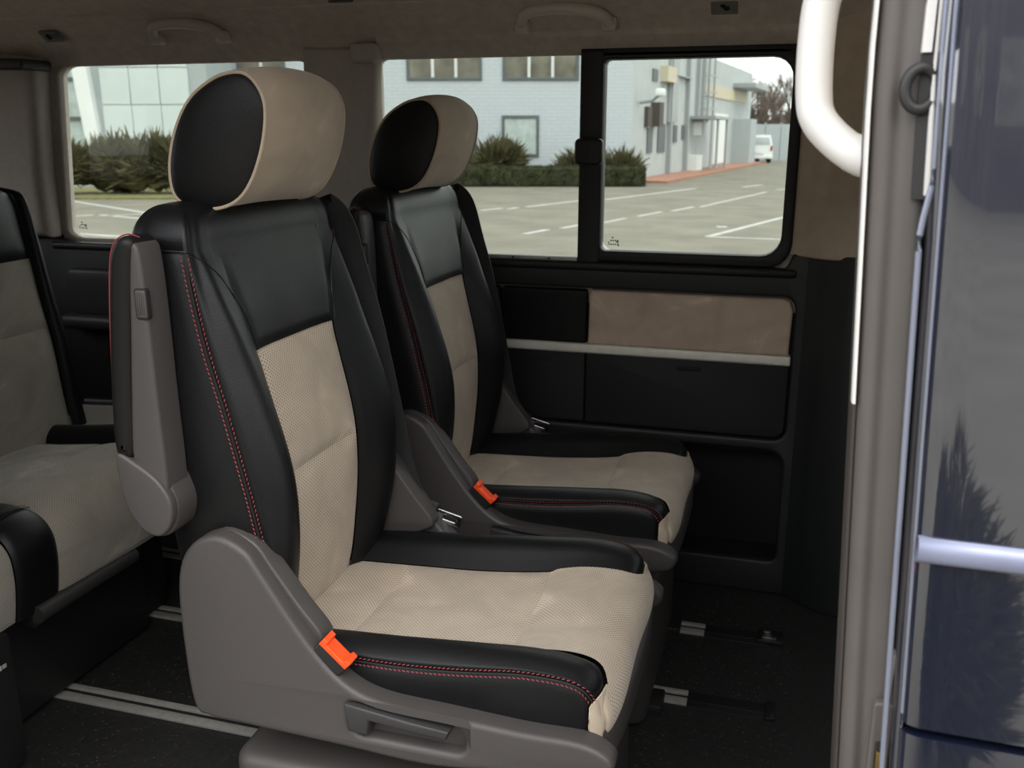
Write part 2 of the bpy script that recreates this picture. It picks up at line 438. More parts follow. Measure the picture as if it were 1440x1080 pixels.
rp_ = plate('rear_armrest_panel', [rrect(-1.19, .60, -.90, .735, .03)], 1.40, 1.452, M['grey_dk'], wall, bev=.012)
box('armrest_lip', (-1.20, 1.37, .565), (-.88, 1.45, .605), M['grey_dk'], wall, .015, 3)

# rear side window
def window(name, loop, label, cat='window'):
    w_ = empty(name, (0, 0, 0)); tag(w_, label, cat, kind='structure'); return w_
win1 = window('window_1', W1, 'rear side window with a rounded lower corner beside the bench')
cx = sum(p[0] for p in W1) / len(W1); cz = sum(p[1] for p in W1) / len(W1)
grow = lambda lp, g: [(a + g * (1 if a > cx2 else -1), b + g * (1 if b > cz2 else -1)) for a, b in lp]
cx2, cz2 = cx, cz
plate('pane', [grow(W1, .012)], 1.468, 1.472, M['glass'], win1, bev=.0005)
cx2 = sum(p[0] for p in W2) / len(W2); cz2 = sum(p[1] for p in W2) / len(W2)
win2 = window('window_2', W2, 'long side window with a fixed pane and a black framed sliding pane')
plate('pane', [[(-.236, .795), (.32, .795), (.32, 1.292), (-.236, 1.292)]], 1.468, 1.472, M['glass'], win2, bev=.0005)
post = plate('divider_post', [rrect(.292, .80, .346, 1.286, .006)], 1.425, 1.475, M['rubber'], win2, bev=.006)
sl = plate('sliding_pane', [rrect(.34, .825, .772, 1.275, .05)], 1.456, 1.460, M['glass'], win2, bev=.0005)
plate('sliding_frame', [rrect(.335, .806, .785, 1.284, [.012, .055, .05, .012]), rrect(.347, .832, .760, 1.264, [.012, .045, .045, .012])], 1.43, 1.475, M['rubber'], win2, bev=.006)
lat = plate('latch', [rrect(.287, 1.032, .352, 1.092, .012)], 1.398, 1.428, M['black'], win2, bev=.007)
box('latch_groove', (.317, 1.396, 1.045), (.319, 1.400, 1.078), M['hole'], lat)
box('window_track', (-.22, 1.425, .806), (.292, 1.455, .816), M['alu'], win2, .002)
for x in (.13, .22): box('track_screw', (x, 1.424, .809), (x + .006, 1.427, .813), M['hole'], win2)
box('upper_track', (.292, 1.43, 1.27), (.80, 1.452, 1.290), M['rubber'], win2, .003)
# etched safety mark printed on the glass
def glassmark(x, z, parent, y):
    Vv, Ff = [], []
    rr = random.Random(9)
    spots = [(0, .010, .0022)] + [(a * .0055 - .009, b * .0045 - .006, .0017) for a in range(5) for b in range(3) if rr.random() > .25] + [(.011, .0, .0018), (.014, -.008, .0018)]
    for (a, b, s) in spots:
        k = len(Vv); q = s * rr.uniform(.7, 1.1)
        Vv += [(x + a - s, y, z + b - q), (x + a + s, y, z + b - q), (x + a + s, y, z + b + q), (x + a - s, y, z + b + q)]; Ff.append((k, k + 1, k + 2, k + 3))
    mesh('glass_mark', Vv, Ff, M['print'], parent, smooth=False)
glassmark(-1.165, .848, win1, 1.4675); glassmark(.372, .852, win2, 1.4555)

# cloth-covered pillar between the two windows
pl = plate('trim_1', [[(-.395, .79), (-.225, .79), (-.216, 1.10), (-.205, 1.30), (-.405, 1.31), (-.41, 1.1)]], 1.405, 1.46, M['pillar'], bev=.02, res=4)
tag(pl, 'grey cloth pillar trim between the side windows', 'pillar', kind='structure')
box('pillar_cap', (-.26, 1.375, 1.265), (-.195, 1.43, 1.31), M['pillar'], pl, .01, 3)
# rear corner pillar beside the bench
p2 = plate('trim_2', [[(-1.75, .82), (-1.215, .82), (-1.215, 1.0), (-1.19, 1.30), (-1.75, 1.36)]], 1.38, 1.46, M['pillar'], bev=.03, res=4)
tag(p2, 'grey cloth rear corner pillar behind the bench', 'pillar', kind='structure')
box('header_end', (-1.75, 1.33, 1.272), (-1.175, 1.44, 1.30), M['grey_dk'], p2, .008, 3, rot=Matrix.Rotation(R(1.5), 3, 'Y'))
# far B pillar: brown cloth above, dark trim foot below
p3 = strip = None
def column(name, prof, z0, z1, m, parent=None):
    """closed XY outline raised from z0 to z1"""
    return plate(name, [prof], z0, z1, m, parent, plane='XY', bev=.006, ang=30)
bp_out = smooth_loop([(.80, 1.45), (.815, 1.415), (.86, 1.38), (.94, 1.365), (1.06, 1.365), (1.10, 1.45)], 5)
p3 = column('trim_3', bp_out, .835, 1.37, M['pillar_brown']); tag(p3, 'brown cloth upper pillar trim behind the white grab handle', 'pillar', kind='structure')
column('pillar_foot', smooth_loop([(.825, 1.45), (.85, 1.405), (.885, 1.375), (.95, 1.345), (1.08, 1.345), (1.12, 1.45)], 5), 0.0, .845, M['trim'], p3)
bl = box('belt_slide', (.905, 1.352, 1.06), (.94, 1.372, 1.21), M['pillar_brown'], p3, .01, 3)
box('belt_webbing', (.912, 1.345, .95), (.935, 1.350, 1.16), M['belt'], p3, .001)

# unseen rest of the body, openings cut small to darken the cabin: rear wall, near wall behind the opening, front bulkhead
rw = plate('unseen_wall_rear', [[(.0, 0), (1.49, 0), (1.49, 1.45), (0, 1.45)], rrect(.30, .95, 1.2, 1.25, .06)], -1.80, -1.75, M['liner'], plane='YZ', bev=.004)
tag(rw, 'unseen rear end of the van cabin behind the bench', 'wall', kind='structure')
nw = plate('unseen_wall_right', [[(-1.80, -.05), (-.16, -.05), (-.16, 1.42), (-1.80, 1.42)]], -.02, .04, M['trim'], bev=.01)
tag(nw, 'unseen van side wall behind the sliding door opening', 'wall', kind='structure')
fb = plate('unseen_wall_front', [[(-.0, 0), (1.49, 0), (1.49, 1.45), (0, 1.45)], rrect(.15, 1.10, 1.32, 1.30, .08)], 2.0, 2.05, M['trim'], plane='YZ', bev=.004)  # windscreen opening narrowed to let less light in
tag(fb, 'unseen front end of the van cabin with a narrowed windscreen opening', 'wall', kind='structure')
fsp = plate('unseen_front_side_panel', [[(1.0, -.05), (2.0, -.05), (2.0, 1.44), (1.0, 1.44)], rrect(1.25, .95, 1.9, 1.25, .05)], 1.45, 1.49, M['trim'], fb)  # unseen panel raised to full height to block light from the front
hd = box('trim_6', (-.40, -.03, 1.385), (2.0, .05, 1.46), M['paint'], bev=.012); tag(hd, 'blue roof rail above the sliding door opening', 'roof rail', kind='structure')
sill = box('trim_7', (-.40, -.06, -.13), (.86, .035, .003), M['grey_dk'], bev=.01); tag(sill, 'dark door sill along the floor edge', 'sill', kind='structure')
roof = box('roof', (-1.85, -.03, 1.46), (2.1, 1.52, 1.50), M['paint'], bev=.015); tag(roof, 'blue van roof over the cabin', 'roof', kind='structure')
ub = box('underbody', (-1.8, 0.03, -.22), (2.1, 1.48, -.062), M['hole']); tag(ub, 'dark underside of the van', 'underbody', kind='structure')

# ------------------------------------------------------------------ near B pillar and front door (vertical sections)
def vert_sweep(name, prof, zs, m, parent=None, lean=None):
    """XY outline carried up through heights zs; lean(z) shifts it along X, flare(z) tuple allowed"""
    V, F = [], []; n = len(prof)
    for z in zs:
        dx = lean(z) if lean else 0
        for (x, y) in prof: V.append((x + dx, y, z))
    for k in range(len(zs) - 1):
        for i in range(n): F.append((k * n + i, k * n + (i + 1) % n, (k + 1) * n + (i + 1) % n, (k + 1) * n + i))
    F.append(tuple(range(n))[::-1]); F.append(tuple((len(zs) - 1) * n + i for i in range(n)))
    me = bpy.data.meshes.new('t'); me.from_pydata(V, [], F); bm = bmesh.new(); bm.from_mesh(me); bpy.data.meshes.remove(me)
    return autosmooth(from_bm(name, bm, m, parent), 50)
zc = lambda a, b, n=6: list(np.linspace(a, b, n))
ZS = list(np.linspace(-.08, 1.385, 24))
lean = lambda z: (1.144 - z) * .044 if z < 1.144 else 0.0
bp = empty('trim_4', (.85, 0, -.08)); tag(bp, 'taupe weather-sealed door pillar between the cabin and the blue door', 'pillar', kind='structure')
def bpart(name, prof, m, zs=ZS, ln=lean):
    o = vert_sweep(name, prof, zs, m, None, ln)
    o.parent = bp; o.matrix_parent_inverse = Matrix.Translation((-.85, 0, .08)); return o
# rubber bulb facing the opening, then a flat taupe flank with two soft ridges
bpart('door_seal', smooth_loop([(.822, .015), (.824, .000), (.832, -.008), (.840, -.0065), (.846, -.010), (.856, -.0125), (.8615, -.006), (.8625, .012), (.845, .03), (.828, .028)], 4), M['seal'])
bpart('seal_lip', smooth_loop([(.818, .022), (.8185, .006), (.8225, .002), (.826, .02)], 4), M['seal_dk'])
bpart('inner_cover', [(.820, .02), (.83, .022), (.95, .03), (.95, .13), (.90, .15), (.838, .12), (.822, .06)], M['pillar_brown'], zc(.86, 1.385, 8))
bpart('lower_cover', [(.820, .02), (.83, .022), (.95, .03), (.95, .13), (.90, .15), (.838, .12), (.822, .06)], M['trim'], zc(-.05, .86, 10))
bpart('rebate', [(.860, .012), (.890, .012), (.890, .05), (.860, .05)], M['rubber'])
bpart('gasket', smooth_loop([(.8635, .004), (.866, -.003), (.870, -.002), (.8715, .012), (.866, .014)], 3), M['rubber'])
bpart('second_seal', smooth_loop([(.8715, .006), (.8735, -.010), (.8785, -.012), (.8815, .004), (.877, .014)], 3), M['seal_dk'])
# upper mechanism: hinge cover, pivot eye and bright cap above the long seal
bpart('guide_cover', [(.851, -.016), (.8675, -.020), (.8695, -.012), (.869, .01), (.851, .01)], M['grey_dk'], zc(1.055, 1.385))
bpart('guide_edge', [(.8585, -.0225), (.861, -.0235), (.862, -.018), (.8585, -.017)], M['white'], zc(1.058, 1.385))
bpart('bright_cap', [(.851, -.019), (.857, -.0215), (.858, -.012), (.851, -.010)], M['white'], zc(1.155, 1.385))
eye = tube('pivot_eye', [(.853 + .0105 * math.cos(a), -.019, 1.131 + .014 * math.sin(a)) for a in np.linspace(0, 2 * math.pi, 25)[:-1]], .0042, M['grey_dk'], None, 8, True, up=(0, 1, 0))
eye.parent = bp; eye.matrix_parent_inverse = Matrix.Translation((-.85, 0, .08))
# lower catch
ct = plate('catch_plate', [[(.876, .40), (.902, .40), (.899, .665), (.8955, .672), (.8815, .692), (.8785, .69)]], -.022, -.008, M['seal'], None, bev=.003)
ct.parent = bp; ct.matrix_parent_inverse = Matrix.Translation((-.85, 0, .08))
ck = plate('catch_bracket', [rrect(.868, .50, .884, .648, .004), rrect(.8735, .56, .8800, .612, .0028)], -.026, -.0165, M['seal'], None, bev=.002)
ck.parent = bp; ck.matrix_parent_inverse = Matrix.Translation((-.85, 0, .08))
br = box('brass_tongue', (.8745, -.020, .565), (.8795, -.0165, .598), M['brass'], None, .001)
br.parent = bp; br.matrix_parent_inverse = Matrix.Translation((-.85, 0, .08))
for z, x in ((.655, .8835),):
    sc = box('rivet', (x, -.0245, z), (x + .003, -.0215, z + .006), M['alu'], None, .001)
    sc.parent = bp; sc.matrix_parent_inverse = Matrix.Translation((-.85, 0, .08))
# bright upper trim edge that carries the handle
bpart('trim_edge', smooth_loop([(.8185, .000), (.8198, -.003), (.8214, -.002), (.8210, .014), (.8185, .014)], 3), M['white'], zc(.895, 1.385, 12))

door = empty('door_1', (.90, -.05, GZ)); tag(door, 'closed dark blue front door with a silver side moulding', 'door', kind='structure')
def dpart(o):
    o.parent = door; o.matrix_parent_inverse = Matrix.Translation((-.90, .05, -GZ)); return o
lean2 = lambda z: (1.184 - z) * .040 if z < 1.184 else 0.0
# outer skin: gently crowned sheet with a rolled rear edge
dz = list(np.linspace(.648, 1.385, 40)) 
def skin(name, zs, x1=1.95):
    xs = [0, .0015, .004, .012, .03] + list(np.linspace(.07, x1 - .865, 24))
    V, F = [], []
    for z in zs:
        x0 = .865 + lean2(z); crown = -.012 * (1 - ((z - .85) / .75) ** 2)
        for a in xs:
            edge = .010 * math.exp(-(a / .0035)) if a < .03 else 0
            V.append((x0 + a, -.048 + crown * min(1, .4 + a) + edge - .02 * min(1, a) * .5, z))
    n = len(xs)
    for k in range(len(zs) - 1):
        for i in range(n - 1): F.append((k * n + i, k * n + i + 1, (k + 1) * n + i + 1, (k + 1) * n + i))
    o = mesh(name, V, F, M['paint']); md = o.modifiers.new('t', 'SOLIDIFY'); md.thickness = .02; md.offset = -1; es = o.modifiers.new('s', 'EDGE_SPLIT'); es.split_angle = R(32)
    return dpart(o)
skin('door_skin', dz); skin('lower_skin', list(np.linspace(-.25, .640, 30)))
dpart(vert_sweep('door_flange', smooth_loop([(.8645, -.030), (.8665, -.040), (.8715, -.0415), (.873, -.03), (.871, .0), (.866, .0)], 3), zc(-.2, 1.385, 14), M['paint'], None, lambda z: (1.06 < z) * -.002 + lean2(z) - .004))
for nm_, dx_, yy_, rad_ in (('door_edge_shine', .0008, -.0485, .0015), ('flange_edge_shine', -.0006, -.0415, .0023)):  # thin pale tubes paint the highlight along the door and flange edges
    dpart(tube(nm_, [(.865 + lean2(z) + dx_ - (.010 if nm_ == 'flange_edge_shine' else 0) * (1 - .65 * min(1, max(0, (z - 1.035) / .035))), yy_ + (.004 if nm_ == 'door_edge_shine' else .004), z) for z in np.linspace(.655 if nm_ == 'door_edge_shine' else -.2, 1.385, 140)], rad_, M['edge'], None, 8))
dpart(box('inner_door', (.93, -.03, -.2), (1.95, .03, .95), M['trim']))
V = [];
for x in np.linspace(.8835, 1.95, 12):
    pass
def yskin(x, z): 
    a = x - (.865 + lean2(z)); crown = -.012 * (1 - ((z - .85) / .75) ** 2)
    return -.048 + crown * min(1, .4 + a) - .02 * min(1, a) * .5
V, F = [], []
pr = [(-.0100, .003), (-.0095, -.003), (-.006, -.0065), (0, -.0075), (.006, -.0065), (.0095, -.003), (.0100, .003)]
xs = np.linspace(.8815, 1.95, 20)
for x in xs:
    for dz_, dy in pr: V.append((x, yskin(x, .8) + dy, .800 + dz_))
for k in range(len(xs) - 1):
    for i in range(len(pr) - 1): F.append((k * 7 + i, k * 7 + i + 1, (k + 1) * 7 + i + 1, (k + 1) * 7 + i))
F.append(tuple(range(7)))
dpart(mesh('side_moulding', V, F, M['chrome_strip']))

# white grab handle on the door pillar
gh = empty('grab_handle', (.83, .03, 1.075)); tag(gh, 'white curved grab handle on the door pillar', 'grab handle')
hp = smooth_loop([(.832, .028, 1.262), (.822, .034, 1.258), (.803, .042, 1.238), (.785, .048, 1.206), (.7815, .05, 1.17), (.783, .05, 1.13), (.7875, .048, 1.112), (.800, .044, 1.0975), (.8155, .036, 1.086), (.828, .030, 1.0815)], 6, closed=False)
o = tube('grip', hp, .0140, M['white'], gh, 16, flat=1.0, up=(0, 1, 0)); o.matrix_parent_inverse = Matrix.Translation((-.83, -.03, -1.075))
sm = [(x - .0085 + .004 * 0, y - .0095, z) for x, y, z in hp[12:44]]
o = tube('seam_line', sm, .0004, M['grey'], gh, 6); o.matrix_parent_inverse = Matrix.Translation((-.83, -.03, -1.075))
o = tube('end_cap', [(.8135, .0365, 1.0873), (.822, .0325, 1.0835), (.831, .028, 1.081)], [.0146, .0152, .0152], M['white'], gh, 16, up=(0, 1, 0)); o.matrix_parent_inverse = Matrix.Translation((-.83, -.03, -1.075))

# ceiling grab handles, hooks and lamp on the side rail
def ceil_handle(x0, x1, label):
    xm = (x0 + x1) / 2; h = (x1 - x0) / 2
    e = empty('ceiling_grab_handle', (xm, 1.36, 1.34)); tag(e, label, 'grab handle')
    P = [(-h, .012, -.012), (-h * .97, -.012, .004), (-h * .80, -.030, .016), (-h * .3, -.038, .022), (h * .3, -.038, .020), (h * .80, -.030, .010), (h * .98, -.012, -.002), (h * 1.02, .008, -.012)]
    tube('grip', smooth_loop(P, 5, False), [.013] * 36, M['handle_tr'], e, 10, up=(0, 1, 0))
    for s in (-1, 1):
        box('mount', (s * h - .016, -.008, -.022), (s * h + .016, .022, .006), M['handle_tr'], e, .006, 3)
    return e
ceil_handle(-.782, -.592, 'taupe ceiling grab handle above the rear side window'); ceil_handle(.172, .368, 'taupe ceiling grab handle above the sliding window')
def hook(x, label, y=1.352, z=1.345):
    e = empty('coat_hook', (x, y, z)); tag(e, label, 'coat hook')
    rm = Matrix.Rotation(R(-38), 3, 'X')
    box('base_plate', (-.028, -.003, -.020), (.028, .004, .020), M['hookplate'], e, .003, 2, rot=Matrix.Rotation(R(56), 3, 'X'))
    t = tube('hook', [(-.006, -.004, .004), (-.002, -.012, .0), (.006, -.014, -.006), (.010, -.012, -.004)], .004, M['hole'], e, 8)
    return e
hook(-1.09, 'small square coat hook plate above the rear side window'); hook(.612, 'small square coat hook plate above the sliding window', 1.350, 1.356)
lamp = empty('reading_lamp', (-.22, 1.262, 1.396)); tag(lamp, 'small grey reading lamp set in the headliner', 'lamp')
plate('bezel', [smooth_loop([(-.05, 0), (-.03, -.022), (.03, -.022), (.05, 0), (.03, .022), (-.03, .022)], 5)], -.008, .006, M['handle_tr'], lamp, plane='XY', bev=.004)
plate('lens', [smooth_loop([(-.03, 0), (-.018, -.013), (.018, -.013), (.03, 0), (.018, .013), (-.018, .013)], 5)], -.011, -.004, M['grey'], lamp, plane='XY', bev=.002)

# ================================================================== CAPTAIN SEAT
T_xi = [(.36, .095), (.42, .118), (.50, .128), (.58, .134), (.65, .133), (.70, .126), (.76, .113), (.82, .100), (.88, .089), (.94, .075), (1.0, .055)]
T_b = [(.36, .010), (.45, .028), (.55, .040), (.66, .043), (.76, .036), (.84, .024), (.90, .012), (.96, .003), (1.0, 0)]
T_hw = [(.36, .155), (.45, .180), (.55, .195), (.68, .201), (.80, .200), (.90, .197), (.97, .192), (1.0, .188)]
T_xs = [(.36, .120), (.525, .147), (.625, .136), (.70, .121), (.768, .105), (.83, .088), (.894, .074), (.95, .064), (1.0, .055)]
T_xb = [(.36, .012), (.5, .004), (.65, -.004), (.80, -.013), (.92, -.024), (1.0, -.030)]
ZCAP, RCAP = .962, .052
def back_fn(u, v):
    """u -10..10 around the section (0 centre front), v height; v above ZCAP rolls over the top"""
    ins = 0.; z = v
    if v > ZCAP:
        t = min((v - ZCAP) / .10, 1.) * math.pi / 2
        ins = (1 - math.cos(t)); z = ZCAP + RCAP * math.sin(t)
    zz = min(v, ZCAP)
    xi, b, hw, xs, xb = (interp(T, zz) for T in (T_xi, T_b, T_hw, T_xs, T_xb))
    k = hw / .201; ie = interp([(.36, .108), (.80, .108), (.85, .118), (.91, .132), (.955, .138), (1.0, .138)], zz); cm = ie + (.201 - ie) * .38; cr = ie + (.201 - ie) * .66
    C = [(-.06 * k, xi + .0005), (0, xi), (.06 * k, xi + .0005), (ie * k, xi + .006 * min(1, b * 60)), (cm * k, xi + b * .80), (cr * k, xi + b), (.189 * k, xi * .45 + b * .55 + xs * .55), (hw, xs), (hw + .004, xs * .55 + xb * .45), (hw - .002, xb + .022), (hw - .03, xb), (0, xb - .006), (-(hw - .03), xb)]
    # controls 1..11 are the half loop (u = 0..10)
    a = abs(u); p = crv([np.array(c) for c in C], a + 1)
    y, x = p[0] * (1 if u >= 0 else -1), p[1]
    xc = .5 * (xi + xb) - .002
    if ins:
        x = xc + (x - xc) * max(0., math.cos(t)) ** .62; y = y * (1 - ins * .23)
        z += .004 * math.sin(t) * (1 - (y / hw) ** 2)
    if u < 0: pass
    return (x, y, z)
# seam u positions: insert edge 2, side seam 6, back corner 9
T_cx = [(0, .06), (.10, .16), (.2, .25), (.3, .35), (.38, .43)]
PATH = [np.array(p) for p in ((.05, .404), (.14, .408), (.24, .411), (.34, .415), (.43, .425), (.505, .4385), (.56, .441), (.594, .430), (.609, .410), (.608, .388), (.598, .372))]
def cush_fn(u, v):
    """u -7..7 across (0 centre), v 0..10 along the path from backrest over the nose"""
    n = len(PATH); vv = min(max(v, 0), n - 1.0001)
    c = crv(PATH, vv); e = .02
    t = crv(PATH, min(vv + e, n - 1.0001)) - crv(PATH, max(vv - e, 0)); t /= np.linalg.norm(t)
    nn = np.array([-t[1], t[0]])
    hb = interp([(0, .026), (1, .036), (3, .046), (4, .044), (5, .036), (6, .028), (6.6, .021), (7.1, .011), (7.6, .002), (8, .0), (10, 0)], v)
    D = max(c[1] - .366, .004)
    se = interp([(0, .024), (4, .024), (5.5, .018), (6.5, .013), (7.1, .005), (7.6, -.003), (8, -.006), (10, -.002)], v)
    hw = interp([(0, .192), (3, .202), (5, .204), (6.3, .203), (7.2, .199), (8, .194), (10, .187)], v)
    k = hw / .203
    ie = interp([(0, .118), (4, .120), (5, .124), (6, .126), (6.6, .134), (7.1, .160), (7.5, .182), (10, .182)], v) * k
    C = [(-.06 * k, .001), (0, 0), (.06 * k, .0012), (ie, .006 + hb * .1), (ie + (hw - ie) * .38, hb * .86), (ie + (hw - ie) * .66, hb), (hw * .972, hb * .45 + se * .6), (hw, se), (hw + .002, se - (D + se) * .5), (hw - .004, -D), (hw - .05, -D - .006)]
    p = crv([np.array(q) for q in C], abs(u) + 1)
    y = p[0] * (1 if u >= 0 else -1)
    q = c + nn * max(p[1], 0) + np.array([0, 1.]) * min(p[1], 0)
    ret = interp([(0, 0), (4.5, 0), (6, .35), (7, 1), (10, 1)], v) * .012 * (abs(y) / hw) ** 4
    return (q[0] - ret, y, q[1])

def make_seat(loc, label):
    s = empty('captain_seat', loc); tag(s, label, 'seat', 'single seats in the middle row')
    L, SU = M['leather'], M['suede']
    # --- backrest
    bk = patch('backrest', lambda u, v: back_fn(u, v), -10, -9, .37, 1.062, 4, 40, L, s, edges='', flip=False)
    def add(nm, u0, u1, v0, v1, nu, nv, m, **k): 
        return patch(nm, back_fn, u0, u1, v0, v1, nu, nv, m, bk, **k)
    for sg in (-1, 1):
        a = lambda p, q: (p, q) if sg > 0 else (-q, -p)
        if sg > 0: add('rear_panel', *a(9, 10), .37, 1.062, 4, 40, L, edges='')
        add('side_panel', *a(6, 9), .37, .962, 14, 44, L, edges='T' + ('L' if sg > 0 else 'R'))
        add('side_bolster', *a(2, 6), .37, 1.062, 22, 60, L, edges='LR', gd=.0035, fade=(.90, .955))
        add('top_side', *a(6, 9), .962, 1.062, 12, 14, L, edges='B')
    add('insert_panel', -2, 2, .37, .642, 26, 24, SU, edges='LRBT', gd=.006, gw=.008, puff=.003)
    add('insert_panel', -2, 2, .642, .822, 26, 18, SU, edges='LRBT', gd=.006, gw=.008, puff=.003)
    add('yoke_panel', -2, 2, .822, 1.062, 26, 30, L, edges='LRB', gd=.0035, gw=.007, fade=(.90, .955))
    for sg in (-1, 1):
        pth = [(sg * 6, v) for v in np.linspace(.40, .955, 160)]
        for sd_ in (-.0042, .0042): stitches('stitching', back_fn, pth, sd_, M['red'], bk, lift=(.0012 if sg < 0 else .0012))
        tube('seam', [np.array(back_fn(sg * 6, v)) for v in np.linspace(.40, .955, 60)], .0011, M['hole'], bk, 5)
    # piping along the shoulder seam
    for sg in (-1, 1):
        pip = smooth_loop([(9, .962), (7.5, .962), (6.2, .961), (5, .955), (3.8, .943), (2.8, .925), (2.2, .900), (2, .870), (2, .845), (2, .824)], 7, False)
        tube('shoulder_piping', [back_fn(sg * a_, b_) for a_, b_ in pip], .0011, L, bk, 6)
    # --- headrest
    prof = [(-.003, 1.027), (-.005, 1.064), (.009, 1.108), (.033, 1.143), (.069, 1.166), (.100, 1.1725), (.119, 1.166), (.133, 1.146), (.1355, 1.121), (.127, 1.082), (.109, 1.043), (.086, 1.019), (.054, 1.009), (.017, 1.0125)]
    pc = np.array((.062, 1.090))
    Q = np.array(smooth_loop(prof, 5)); Q = pc + (Q - pc) * 1.03; NQ = len(Q); HWD = .108
    hr = None; V, F, UV = [], [], []
    ys = [HWD * math.sin(math.pi / 2 * t) for t in np.linspace(-1, 1, 25)]
    per = np.concatenate([[0], np.cumsum(np.linalg.norm(np.diff(np.vstack([Q, Q[:1]]), axis=0), axis=1))])
    for y in ys:
        f = 1 - (y / HWD) ** 2
        f2 = math.sqrt(max(0, f))
        for i, q in enumerate(Q):
            d = q - pc
            V.append((pc[0] + d[0] * (1 + .14 * f * (1 if d[0] > 0 else .5)), y, pc[1] + d[1] * (1 + .09 * f2 * (1 if d[1] > 0 else .3)) + .004 * f)); UV.append((per[i], y))
    for j in range(len(ys) - 1):
        for i in range(NQ): F.append((j * NQ + i, (j + 1) * NQ + i, (j + 1) * NQ + (i + 1) % NQ, j * NQ + (i + 1) % NQ))
    hr = mesh('headrest', V, F, M['suede_plain'], s, uvs=UV)
    for sg in (-1, 1):
        V, F = [], []; rings = 9
        for k in range(rings):
            t = k / (rings - 1); sc = math.cos(t * math.pi / 2 * .985) * .99
            off = .014 * math.sin(t * math.pi / 2)
            for q in Q: 
                p = pc + (q - pc) * sc; V.append((p[0], sg * (HWD - .001 + off), p[1]))
        V.append((pc[0], sg * (HWD + .013), pc[1]))
        for k in range(rings - 1):
            for i in range(NQ):
                f = (k * NQ + i, k * NQ + (i + 1) % NQ, (k + 1) * NQ + (i + 1) % NQ, (k + 1) * NQ + i); F.append(f if sg > 0 else f[::-1])
        for i in range(NQ):
            f = ((rings - 1) * NQ + i, (rings - 1) * NQ + (i + 1) % NQ, len(V) - 1); F.append(f if sg > 0 else f[::-1])
        mesh('side_cap', [tuple(v) for v in V], [f[::-1] for f in F], M['leather2'], hr)
        tube('piping', [(q[0], sg * (HWD + .0005), q[1]) for q in Q], .0024, M['suede_plain'], hr, 7, True, up=(0, 1, 0))
    for y in (-.05, .05): tube('headrest_post', [(.03, y, .97), (.035, y, 1.03)], .006, M['steel'], hr, 10)
    # --- cushion
    cu = patch('cushion', cush_fn, -2, 2, 4.3, 10, 36, 44, SU, s, flip=True, edges='B', gd=.005, gw=.008, puff=.002)
    def addc(nm, *a, **k): return patch(nm, cush_fn, *a, cu, flip=True, **k)
    addc('insert_panel', -2, 2, 0, 1.75, 26, 14, SU, edges='LRT', gd=.005, gw=.008, puff=.002)
    addc('insert_panel', -2, 2, 1.75, 4.3, 26, 24, SU, edges='LRBT', gd=.005, gw=.008, puff=.002)
    for sg in (-1, 1):
        a = lambda p, q: (p, q) if sg > 0 else (-q, -p)
        addc('side_bolster', *a(2, 6), 0, 7.1, 18, 50, L, edges='LRT', gd=.003, gw=.006)
        addc('nose_corner', *a(2, 8.9), 7.1, 10, 30, 26, M['suede_nose'], edges='', gd=.003, gw=.006, puff=.002)
        addc('side_panel', *a(6, 8.9), 0, 7.1, 14, 50, L, edges=('L' if sg > 0 else 'R') + 'T', gd=.004, gw=.006)
        pth = [(sg * 6, v) for v in np.linspace(.9, 7.05, 230)]
        for sd_ in (-.0042, .0042): stitches('stitching', cush_fn, pth, sd_, M['red'], cu, sign=-1)
        tube('seam', [cush_fn(sg * 6, v) for v in np.linspace(.9, 7.05, 60)], .0011, M['hole'], cu, 5)
        tube('nose_piping', [cush_fn(sg * u, 7.1) for u in np.linspace(2.0, 8.8, 36)], .0015, M['suede_plain'], cu, 5)
    # --- plastic base
    G, GD = M['grey'], M['grey_dk']
    base = plate('seat_pan', [smooth_loop([(.06, -.205), (.30, -.212), (.50, -.214), (.585, -.200), (.612, -.15), (.618, 0), (.612, .15), (.585, .200), (.50, .214), (.30, .212), (.06, .205), (.03, 0)], 5)], .335, .398, G, s, plane='XY', bev=.014, res=4)
    pd = plate('pedestal', [rrect(.085, -.226, .575, .226, .03, 5)], .012, .274, G, s, plane='XY', bev=.016, res=3)
    plate('pedestal_slot', [rrect(.150, .17, .50, .225, .010)], -.2275, -.221, M['grey_dk'], pd, bev=.001)
    plate('swivel_plate', [rrect(.12, -.17, .52, .17, .04, 5)], .298, .338, M['hole'], s, plane='XY', bev=.002)
    box('rail_foot', (.03, -.17, .0025), (.60, -.105, .030), M['black'], s, .004); box('rail_foot', (.03, .14, .0072), (.60, .20, .030), M['black'], s, .004)
    # recliner shields, both sides
    outer = smooth_loop([(.030, .338), (.022, .44), (.025, .53), (.048, .578), (.088, .597), (.128, .582), (.150, .553), (.185, .500), (.222, .450), (.262, .412), (.31, .394), (.40, .390), (.50, .386), (.575, .386), (.612, .372), (.616, .352), (.59, .335), (.48, .325), (.376, .312), (.255, .316), (.105, .320), (.055, .322)], 4)
    hole = rrect(.268, .338, .428, .386, [.018, .014, .004, .004], 4)
    outer = [(.77 - (.77 - a_) * .984, 1.1 - (1.1 - b_) * .984) for a_, b_ in outer]; hole = [(.77 - (.77 - a_) * .984, 1.1 - (1.1 - b_) * .984) for a_, b_ in hole]
